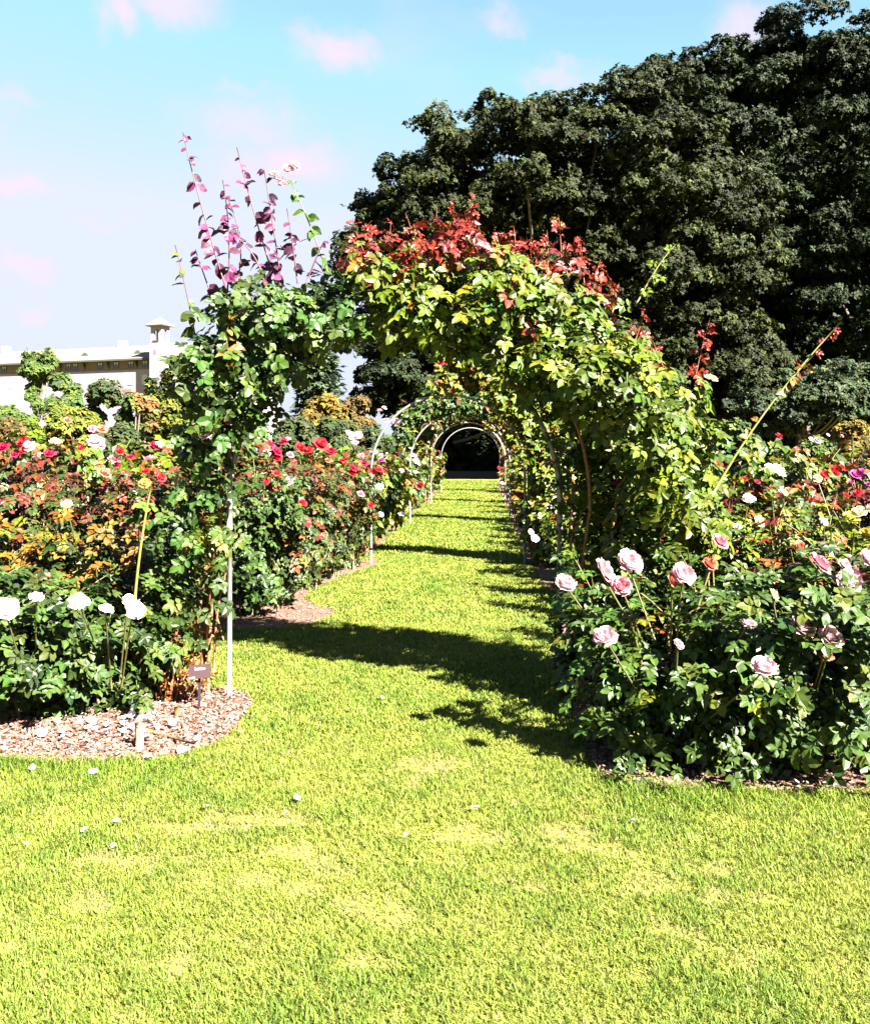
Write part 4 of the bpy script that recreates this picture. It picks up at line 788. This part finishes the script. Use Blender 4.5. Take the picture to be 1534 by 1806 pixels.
def shrub(px, Z, pxtop, rpx, pal, label, n=1500, size=.22, name='shrub', blobs=None, T=T_CLUMP, group=None, cat='shrub', mat=None, base_py=None):
    p = P(px, HZ, Z); root = thing(name, (p[0], Z, 0), label, cat, group)
    if blobs is None:
        top = P(px, pxtop, Z)[2]; r = rpx / F * Z; blobs = []
        for k in range(22):
            z = rng.uniform(.1, 1) * (top - r * .35); f = math.sqrt(max(.1, 1 - ((z / top) - .45) ** 2 * 1.9)); a = rng.uniform(0, 6.28); q = r * rng.uniform(.2, .75) * f
            blobs.append((p[0] + q * math.cos(a), Z + q * math.sin(a), z, r * rng.uniform(.3, .48)))
    else: blobs = px_blobs(blobs, Z, .5)
    plant_from_blobs(root, blobs, n, size, pal, T, 'none', 0, mat or M_SHRUB, shell=.6)
    mb = MB()
    for k in range(5):
        b = blobs[rng.integers(len(blobs))]; e = np.array(b[:3]) - np.array(root.location); s = np.array([rng.normal(0, .08), rng.normal(0, .08), 0]); mb.tube(curve(s, e * [.4, .4, .6], e, 5), np.linspace(.05, .02, 5) * Z / 30, 5)
    obj('stems', mb.mesh('stems', M_BARK, True), root); return root
SG = [(4, (0.0260, 0.0429, 0.0104)), (3, (0.0377, 0.0533, 0.0104)), (1, (0.0156, 0.0273, 0.0078))]; SY = [(4, (.050, .058, .007)), (2, (.070, .066, .007)), (3, (.034, .046, .007))]; SD = [(4, (0.0143, 0.0221, 0.0078)), (2, (0.0234, 0.0299, 0.0097)), (1, (0.0325, 0.0325, 0.0130))]
SO = [(3, (0.0960, 0.0450, 0.0180)), (3, (0.0540, 0.0540, 0.0120)), (1, (0.0780, 0.0270, 0.0120))]; SGOLD = [(4, (0.0780, 0.0510, 0.0072)), (2, (0.0540, 0.0390, 0.0072)), (2, (0.0360, 0.0330, 0.0072))]; SBR = [(4, (0.0450, 0.0300, 0.0084)), (3, (0.0300, 0.0252, 0.0072)), (1, (0.0540, 0.0330, 0.0120))]
GB = 'shrubs beyond the left beds'
shrub(20, 30, 690, 46, SG, 'mid green shrub at the left edge below the building', 1500, .28, group=GB)
shrub(118, 32, 652, 42, SG, 'light green rounded shrub right of the small tree', 1700, .28, group=GB)
shrub(95, 24, 712, 50, SY, 'yellow green shrub below the small tree', 1500, .22, group=GB)
shrub(145, 25, 716, 34, SY, 'golden yellow shrub touching the dark round shrub', 1100, .22, group=GB)
shrub(188, 27, 668, 54, SD, 'dark round evergreen shrub below the building wall', 3200, .22, group=GB)
shrub(236, 33, 668, 34, SG, 'green shrub right of the dark round shrub, under the building', 1300, .26, group=GB)
shrub(258, 21, 690, 26, SO, 'orange tinged shrub between the dark round shrub and the arch', 1000, .18, group=GB)
shrub(308, 20, 700, 34, SY, 'pale lime shrub just left of the climbing rose', 1300, .18, group=GB)
shrub(20, 22, 728, 40, SBR, 'olive brown shrub at the left picture edge', 1100, .2, group=GB)
shrub(60, 19, 735, 24, LIME, 'fresh green small shrub below the yellow one', 900, .17, group=GB)
shrub(568, 36, 690, 46, SGOLD, 'golden brown shrub seen through the nearest arch', 2600, .24, group='shrubs seen through the arch')
shrub(636, 38, 696, 36, SBR, 'olive brown shrub beside the big tree, seen through the nearest arch', 1800, .26, group='shrubs seen through the arch')
shrub(520, 30, 722, 40, SD, 'dark shrub under the golden one, behind the crimson roses', 1800, .24, group='shrubs seen through the arch')
shrub(600, 28, 735, 46, SD, 'dark low shrub behind the crimson roses', 2000, .22, group='shrubs seen through the arch')
shrub(675, 29, 742, 40, SD, 'dark low shrub left of the second arch', 1800, .22, group='shrubs seen through the arch')
shrub(430, 26, 715, 60, SG, 'green shrub behind the left leg of the nearest arch', 1500, .24, group=GB)
shrub(1292, 20, 735, 46, SG, 'green rounded shrub behind the long arching cane', 2200, .17, group='shrubs beyond the right beds')
shrub(1510, 19, 742, 40, SGOLD, 'golden green pillar shrub with a pale stake at the right edge', 2000, .16, group='shrubs beyond the right beds')
shrub(1440, 23, 768, 30, SG, 'low green shrub between the dark shade and the golden pillar', 1100, .18, group='shrubs beyond the right beds')
# pale stake beside the golden shrub
g = P(1502, HZ, 18.4); mb = MB(); mb.tube([(0, 0, -.05), (0, 0, 1.9)], .02, 8); so = obj('garden_stake', mb.mesh('garden_stake', M_PIPE, True), None, (g[0], 18.4, 0), 'pale upright stake in front of the golden shrub at the right', 'stake')
mb = MB(); mb.tube([(-.12, 0, 1.62), (.12, 0, 1.62)], .012, 6); obj('crossbar', mb.mesh('crossbar', M_PIPE, True), so)

# small young tree in front of the building
yt = thing('young_tree', (P(66, HZ, 40)[0], 40, 0), 'slim young tree with feathery top in front of the building', 'tree')
bl = px_blobs([(60, 650, 17), (52, 640, 13), (78, 645, 15), (62, 630, 11), (82, 630, 10), (45, 655, 11), (92, 640, 8), (66, 668, 15), (60, 685, 13), (74, 662, 15), (48, 625, 6), (86, 620, 6), (58, 700, 12), (70, 715, 13), (96, 632, 6)], 40, .4)
plant_from_blobs(yt, bl, 1300, .22, SG, T_CLUMP, 'none', 0, M_SHRUB, shell=.3)
mb = MB(); mb.tube([(0, 0, 0), (.05, 0, 2.2), (-.1, 0, 4.)], [.09, .07, .04], 7); obj('trunk', mb.mesh('trunk', M_BARK, True), yt)
for (a, b) in ((48, 612), (44, 618), (82, 612), (96, 620), (60, 618)):
    e = P(a, b, 40) - np.array(yt.location); mb = MB(); mb.tube(curve((0, 0, 2.5), (e[0] * .4, 0, 3.4), e, 5), np.linspace(.035, .012, 5), 5); obj('limb', mb.mesh('limb', M_BARK, True), yt)
# spruce seen through the arch
def conifer(px, Z, top, rpx, pal, label, n, size, tiers=16, group=None, T=T_NEEDLE):
    x = (px - CX) / F * Z; H = P(px, top, Z)[2]; r = rpx / F * Z; root = thing('conifer', (x, Z, 0), label, 'conifer', group)
    mb = MB(); mb.tube([(0, 0, 0), (0, 0, H * .98)], [r * .07, .02], 7); obj('trunk', mb.mesh('trunk', M_BARK, True), root)
    pos = []; dd = []
    for t in range(tiers):
        z = H * (.08 + .9 * t / tiers); rr = r * (1 - (z / H)) ** .8 + .06 * r; nb = 9
        for k in range(nb):
            a = 2 * math.pi * (k + rng.random() * .8) / nb; l = rr * rng.uniform(.7, 1.1); m = int(n / tiers / nb); s = rng.random(m) ** .6
            dv = np.array([math.cos(a), math.sin(a), 0]); p = dv * (s * l)[:, None]; p[:, 2] = z - .28 * l * s + .16 * l * s ** 2; p[:, 2] += rng.normal(0, .45 * H / tiers); p += rng.normal(0, .16 * r, (m, 3)); pos.append(p); dd.append(np.repeat(dv[None], m, 0))
    pos = np.concatenate(pos); dd = np.concatenate(dd); k = len(pos)
    obj('crown', scatter('crown', T, pos, nz(np.array([0, 0, 1.]) + unit(k) * .6), nz(dd + unit(k) * .6 + [0, 0, -.2]), size * rng.uniform(.7, 1.3, k), pick(pal, k), M_TREELEAF), root, kind='stuff'); return root
conifer(562, 45, 612, 52, [(4, (.026, .040, .020)), (2, (.04, .055, .028)), (1, (.014, .024, .014))], 'dark spruce seen through the left side of the nearest arch', 4200, .5)
CG = 'young conifers along the building'
conifer(296, 42, 645, 22, [(4, (0.0360, 0.0480, 0.0108)), (2, (0.0480, 0.0540, 0.0120)), (1, (0.0180, 0.0300, 0.0084))], 'bright green young conifer in front of the bell tower', 2400, .26, 14, CG, T_CLUMP)
conifer(326, 41, 648, 22, [(4, (0.0300, 0.0450, 0.0108)), (2, (0.0420, 0.0510, 0.0120)), (1, (0.0180, 0.0300, 0.0084))], 'bright green young conifer right of the bell tower, against the climbing rose', 2400, .26, 14, CG, T_CLUMP)
conifer(268, 44, 664, 18, [(4, (0.0300, 0.0450, 0.0108)), (2, (0.0420, 0.0510, 0.0120)), (1, (0.0180, 0.0300, 0.0084))], 'smallest young conifer at the left foot of the bell tower', 1600, .26, 12, CG, T_CLUMP)

# ================================================================== BUILDING
M_WALL = pmat('stucco_wall', (.175, .145, .185), .9, .1, noise=(.6, (.15, .125, .16)))
M_BAND = pmat('upper_band', (.095, .064, .062), .9, .15, noise=(.8, (.11, .075, .07)))
M_ROOF = pmat('tile_roof', (.082, .076, .058), .85, .15, noise=(1.2, (.095, .086, .068)), bump=.3)
M_EAVE = pmat('eave_timber', (.035, .035, .03), .8, .2)
M_FRAME = pmat('window_frame', (.04, .03, .06), .6, .3)
M_GLASS = pmat('window_glass', (.05, .05, .10), .15, .5)
M_PALE = pmat('pale_window', (.30, .26, .30), .6, .2)  # pale tone puts overexposed glare into the second-row windows
Zb = 150.; x0 = (268 - CX) / F * Zb
bd = thing('hotel_building', (x0, Zb, 0), 'long pale building with tiled roof and small square windows, left background', 'building')
bd.rotation_euler.z = math.radians(-20)
W0, W1, D = -70., 16., 14.
mb = MB(); mb.box((W0, 0, -1), (W1, D, 14.7)); obj('wall', mb.mesh('wall', M_WALL), bd)
mb = MB(); mb.box((W0 + .02, .06, 14.7), (W1 - .02, D - .06, 16.45)); obj('upper_storey', mb.mesh('upper_storey', M_BAND), bd)
mb = MB(); e = .95; zr = 19.6; ze = 16.5
mb.add([(W0 - e, -e, ze), (W1 + e, -e, ze), (W1 + e, D + e, ze), (W0 - e, D + e, ze), (W0 + 5, D / 2, zr), (W1 - 5, D / 2, zr), (W0 - e, -e, ze - .18), (W1 + e, -e, ze - .18), (W1 + e, D + e, ze - .18), (W0 - e, D + e, ze - .18)],
       [(0, 1, 5, 4), (1, 2, 5), (2, 3, 4, 5), (3, 0, 4), (0, 6, 7, 1), (1, 7, 8, 2), (2, 8, 9, 3), (3, 9, 6, 0), (6, 9, 8, 7)])
rf = obj('roof', mb.mesh('roof', M_ROOF), bd)
mb = MB(); mb.box((W0 - e, -e - .06, ze - .30), (W1 + e, -e, ze - .02)); obj('gutter', mb.mesh('gutter', M_EAVE), rf)
for cxp in (-11.5, -38): mb = MB(); mb.box((cxp - .7, D / 2 - .5, 19), (cxp + .7, D / 2 + .5, 20.6)); obj('chimney', mb.mesh('chimney', M_WALL), rf)
def slope_z(y): return ze + (zr - ze) * (y + e) / (D / 2 + e)
for cxp in (-4.2, -15.2, -27, -39, -51):
    mb = MB(); y = 2.2; z = slope_z(y); V = [(cxp - 1.1 + .2 * i, y - .5, z - .25 + .75 * math.sin(math.pi * i / 11)) for i in range(12)]; V2 = [(v[0], y + 2.4, slope_z(y + 2.4) - .1) for v in V]
    mb.add(V + V2, [tuple(range(12))] + [(i, i + 1, i + 13, i + 12) for i in range(11)]); dm = obj('dormer', mb.mesh('dormer', M_ROOF), rf)
    mb = MB(); mb.add([(cxp - .7 + 1.4 * i / 7, y - .52, z - .2 + .55 * math.sin(math.pi * i / 7)) for i in range(8)], [tuple(range(8))]); obj('louvre', mb.mesh('louvre', M_EAVE), dm)
def window(xc, zc, w_, h_, pale=False, yf=0., par=bd):
    fm = MB(); t = .13
    for lo, hi in (((xc - w_ / 2 - t, yf - .08, zc - h_ / 2 - t), (xc - w_ / 2, yf, zc + h_ / 2 + t)), ((xc + w_ / 2, yf - .08, zc - h_ / 2 - t), (xc + w_ / 2 + t, yf, zc + h_ / 2 + t)), ((xc - w_ / 2, yf - .08, zc + h_ / 2), (xc + w_ / 2, yf, zc + h_ / 2 + t)),
                   ((xc - w_ / 2, yf - .08, zc - h_ / 2 - t), (xc + w_ / 2, yf, zc - h_ / 2)), ((xc - .07, yf - .07, zc - h_ / 2), (xc + .07, yf, zc + h_ / 2)), ((xc - w_ / 2, yf - .065, zc - .05), (xc - .07, yf, zc + .05)), ((xc + .07, yf - .065, zc - .05), (xc + w_ / 2, yf, zc + .05))): fm.box(lo, hi)
    wn = obj('window', fm.mesh('window', M_PALE if pale else M_FRAME), par)
    for s in (-1, 1):
        for s2 in (-1, 1):
            gm = MB(); gm.box((min(xc + s * .07, xc + s * w_ / 2), yf - .03, min(zc + s2 * .05, zc + s2 * h_ / 2)), (max(xc + s * .07, xc + s * w_ / 2), yf - .004, max(zc + s2 * .05, zc + s2 * h_ / 2)))
            obj('pane', gm.mesh('pane', (M_PALE if s2 > 0 else M_GLASS) if not pale else M_PALE), wn)
def fx(px):      # photo column to distance along the facade
    k = (px - CX) / F; ca, sa = math.cos(math.radians(-20)), math.sin(math.radians(-20)); return (k * Zb - x0) / (ca - k * sa)
for px in (8, 50, 90, 121, 133, 177, 205, 231, 256, -20, -45): window(fx(px), 15.6, .85, .9, yf=.056)
window(fx(311), 15.6, .85, .9, yf=.056); window(fx(330), 15.6, .85, .9, yf=.056)
for px in (20, 60, 100, 140, 177, 205, 231, 256, 311): window(fx(px), 13.0, .9, 1.4, True)
for px in (192, 242, 150, 108): 
    mb = MB(); xx = fx(px); mb.add([(xx - .09, .05, 14.9), (xx + .09, .05, 14.9), (xx - .09, .05, 16.2), (xx + .09, .05, 16.2), (xx - .09, -.75, 16.2), (xx + .09, -.75, 16.2)], [(0, 1, 5, 4), (0, 4, 2), (1, 3, 5), (2, 4, 5, 3), (0, 2, 3, 1)]); obj('bracket', mb.mesh('bracket', M_EAVE), bd)
mb = MB(); mb.box((fx(226), -1.2, 10.9), (fx(240), -.01, 11.4)); obj('porch_roof', mb.mesh('porch_roof', pmat('porch_tiles', (.14, .05, .04), .8)), bd)
# bell tower: walls with arched openings
tw = obj('bell_tower', None, bd, (fx(270) + 2.2, -1., 0)); T0 = 1.05
mb = MB(); mb.box((-T0 - .14, -T0 - .14, -1), (T0 + .14, T0 + .14, 18.7)); obj('tower_shaft', mb.mesh('tower_shaft', M_WALL), tw)
def arch_wall(mb, ax, s):     # one belfry wall with a round arched opening
    z0, z1, hw, sp = 18.7, 21.7, .42, 20.6; pts = [(-hw, z0 + .35), (hw, z0 + .35)] + [(hw * math.cos(a), sp + hw * math.sin(a)) for a in np.linspace(0, math.pi, 9)]
    outer = [(-T0, z0), (T0, z0), (T0, z1), (-T0, z1)]
    def m3(u, z, inn): v = s * (T0 - (.35 if inn else 0)); return (u, v, z) if ax == 'y' else (v, u, z)
    for inn in (False, True):
        quads = [[(-T0, z0), (T0, z0), (T0, z0 + .35), (-T0, z0 + .35)], [(-T0, z0 + .35), (-hw, z0 + .35), (-hw, sp), (-T0, sp)], [(hw, z0 + .35), (T0, z0 + .35), (T0, sp), (hw, sp)]]
        ar = [(hw * math.cos(a), sp + hw * math.sin(a)) for a in np.linspace(0, math.pi, 9)]
        for i in range(8): quads.append([ar[i], ar[i + 1], (ar[i + 1][0] * T0 / hw, z1), (ar[i][0] * T0 / hw, z1)])
        quads += [[(T0, sp), (hw, sp), (T0, z1)], [(-T0, sp), (-T0, z1), (-hw, sp)]]
        for q in quads: mb.add([m3(u, z, inn) for u, z in q], [tuple(range(len(q)))])
    ring = [(-hw, z0 + .35), (hw, z0 + .35)] + [(hw * math.cos(a), sp + hw * math.sin(a)) for a in np.linspace(0, math.pi, 9)]
    for i in range(len(ring)):
        a, b = ring[i], ring[(i + 1) % len(ring)]; mb.add([m3(*a, False), m3(*b, False), m3(*b, True), m3(*a, True)], [(0, 1, 2, 3)])
for ax in 'xy':
    for s in (-1, 1): mb = MB(); arch_wall(mb, ax, s); obj('belfry_wall', mb.mesh('belfry_wall', M_WALL), tw)
mb = MB(); ee = 1.7; mb.add([(-ee, -ee, 21.6), (ee, -ee, 21.6), (ee, ee, 21.6), (-ee, ee, 21.6), (0, 0, 23.0)], [(0, 1, 4), (1, 2, 4), (2, 3, 4), (3, 0, 4)]); obj('tower_roof', mb.mesh('tower_roof', M_ROOF), tw)
mb = MB(); mb.add([(-ee, -ee, 21.55), (ee, -ee, 21.55), (ee, ee, 21.55), (-ee, ee, 21.55)], [(3, 2, 1, 0)]); mb.box((-ee, -ee, 21.46), (ee, -ee + .12, 21.595)); mb.box((ee - .12, -ee + .13, 21.46), (ee, ee, 21.595)); mb.box((-ee, -ee + .13, 21.46), (-ee + .12, ee, 21.595)); obj('tower_eave', mb.mesh('tower_eave', M_EAVE), tw)
mb = MB(); mb.box((-.62, -T0 - .16, 18.95), (.62, -T0 - .1, 19.15)); obj('belfry_railing', mb.mesh('belfry_railing', M_EAVE), tw)
mb = MB(); mb.box((-.3, -T0 - .2, 16.9), (.1, -T0 - .145, 17.6)); obj('tower_slit', mb.mesh('tower_slit', pmat('slit_shutter', (.13, .06, .07), .7)), tw)
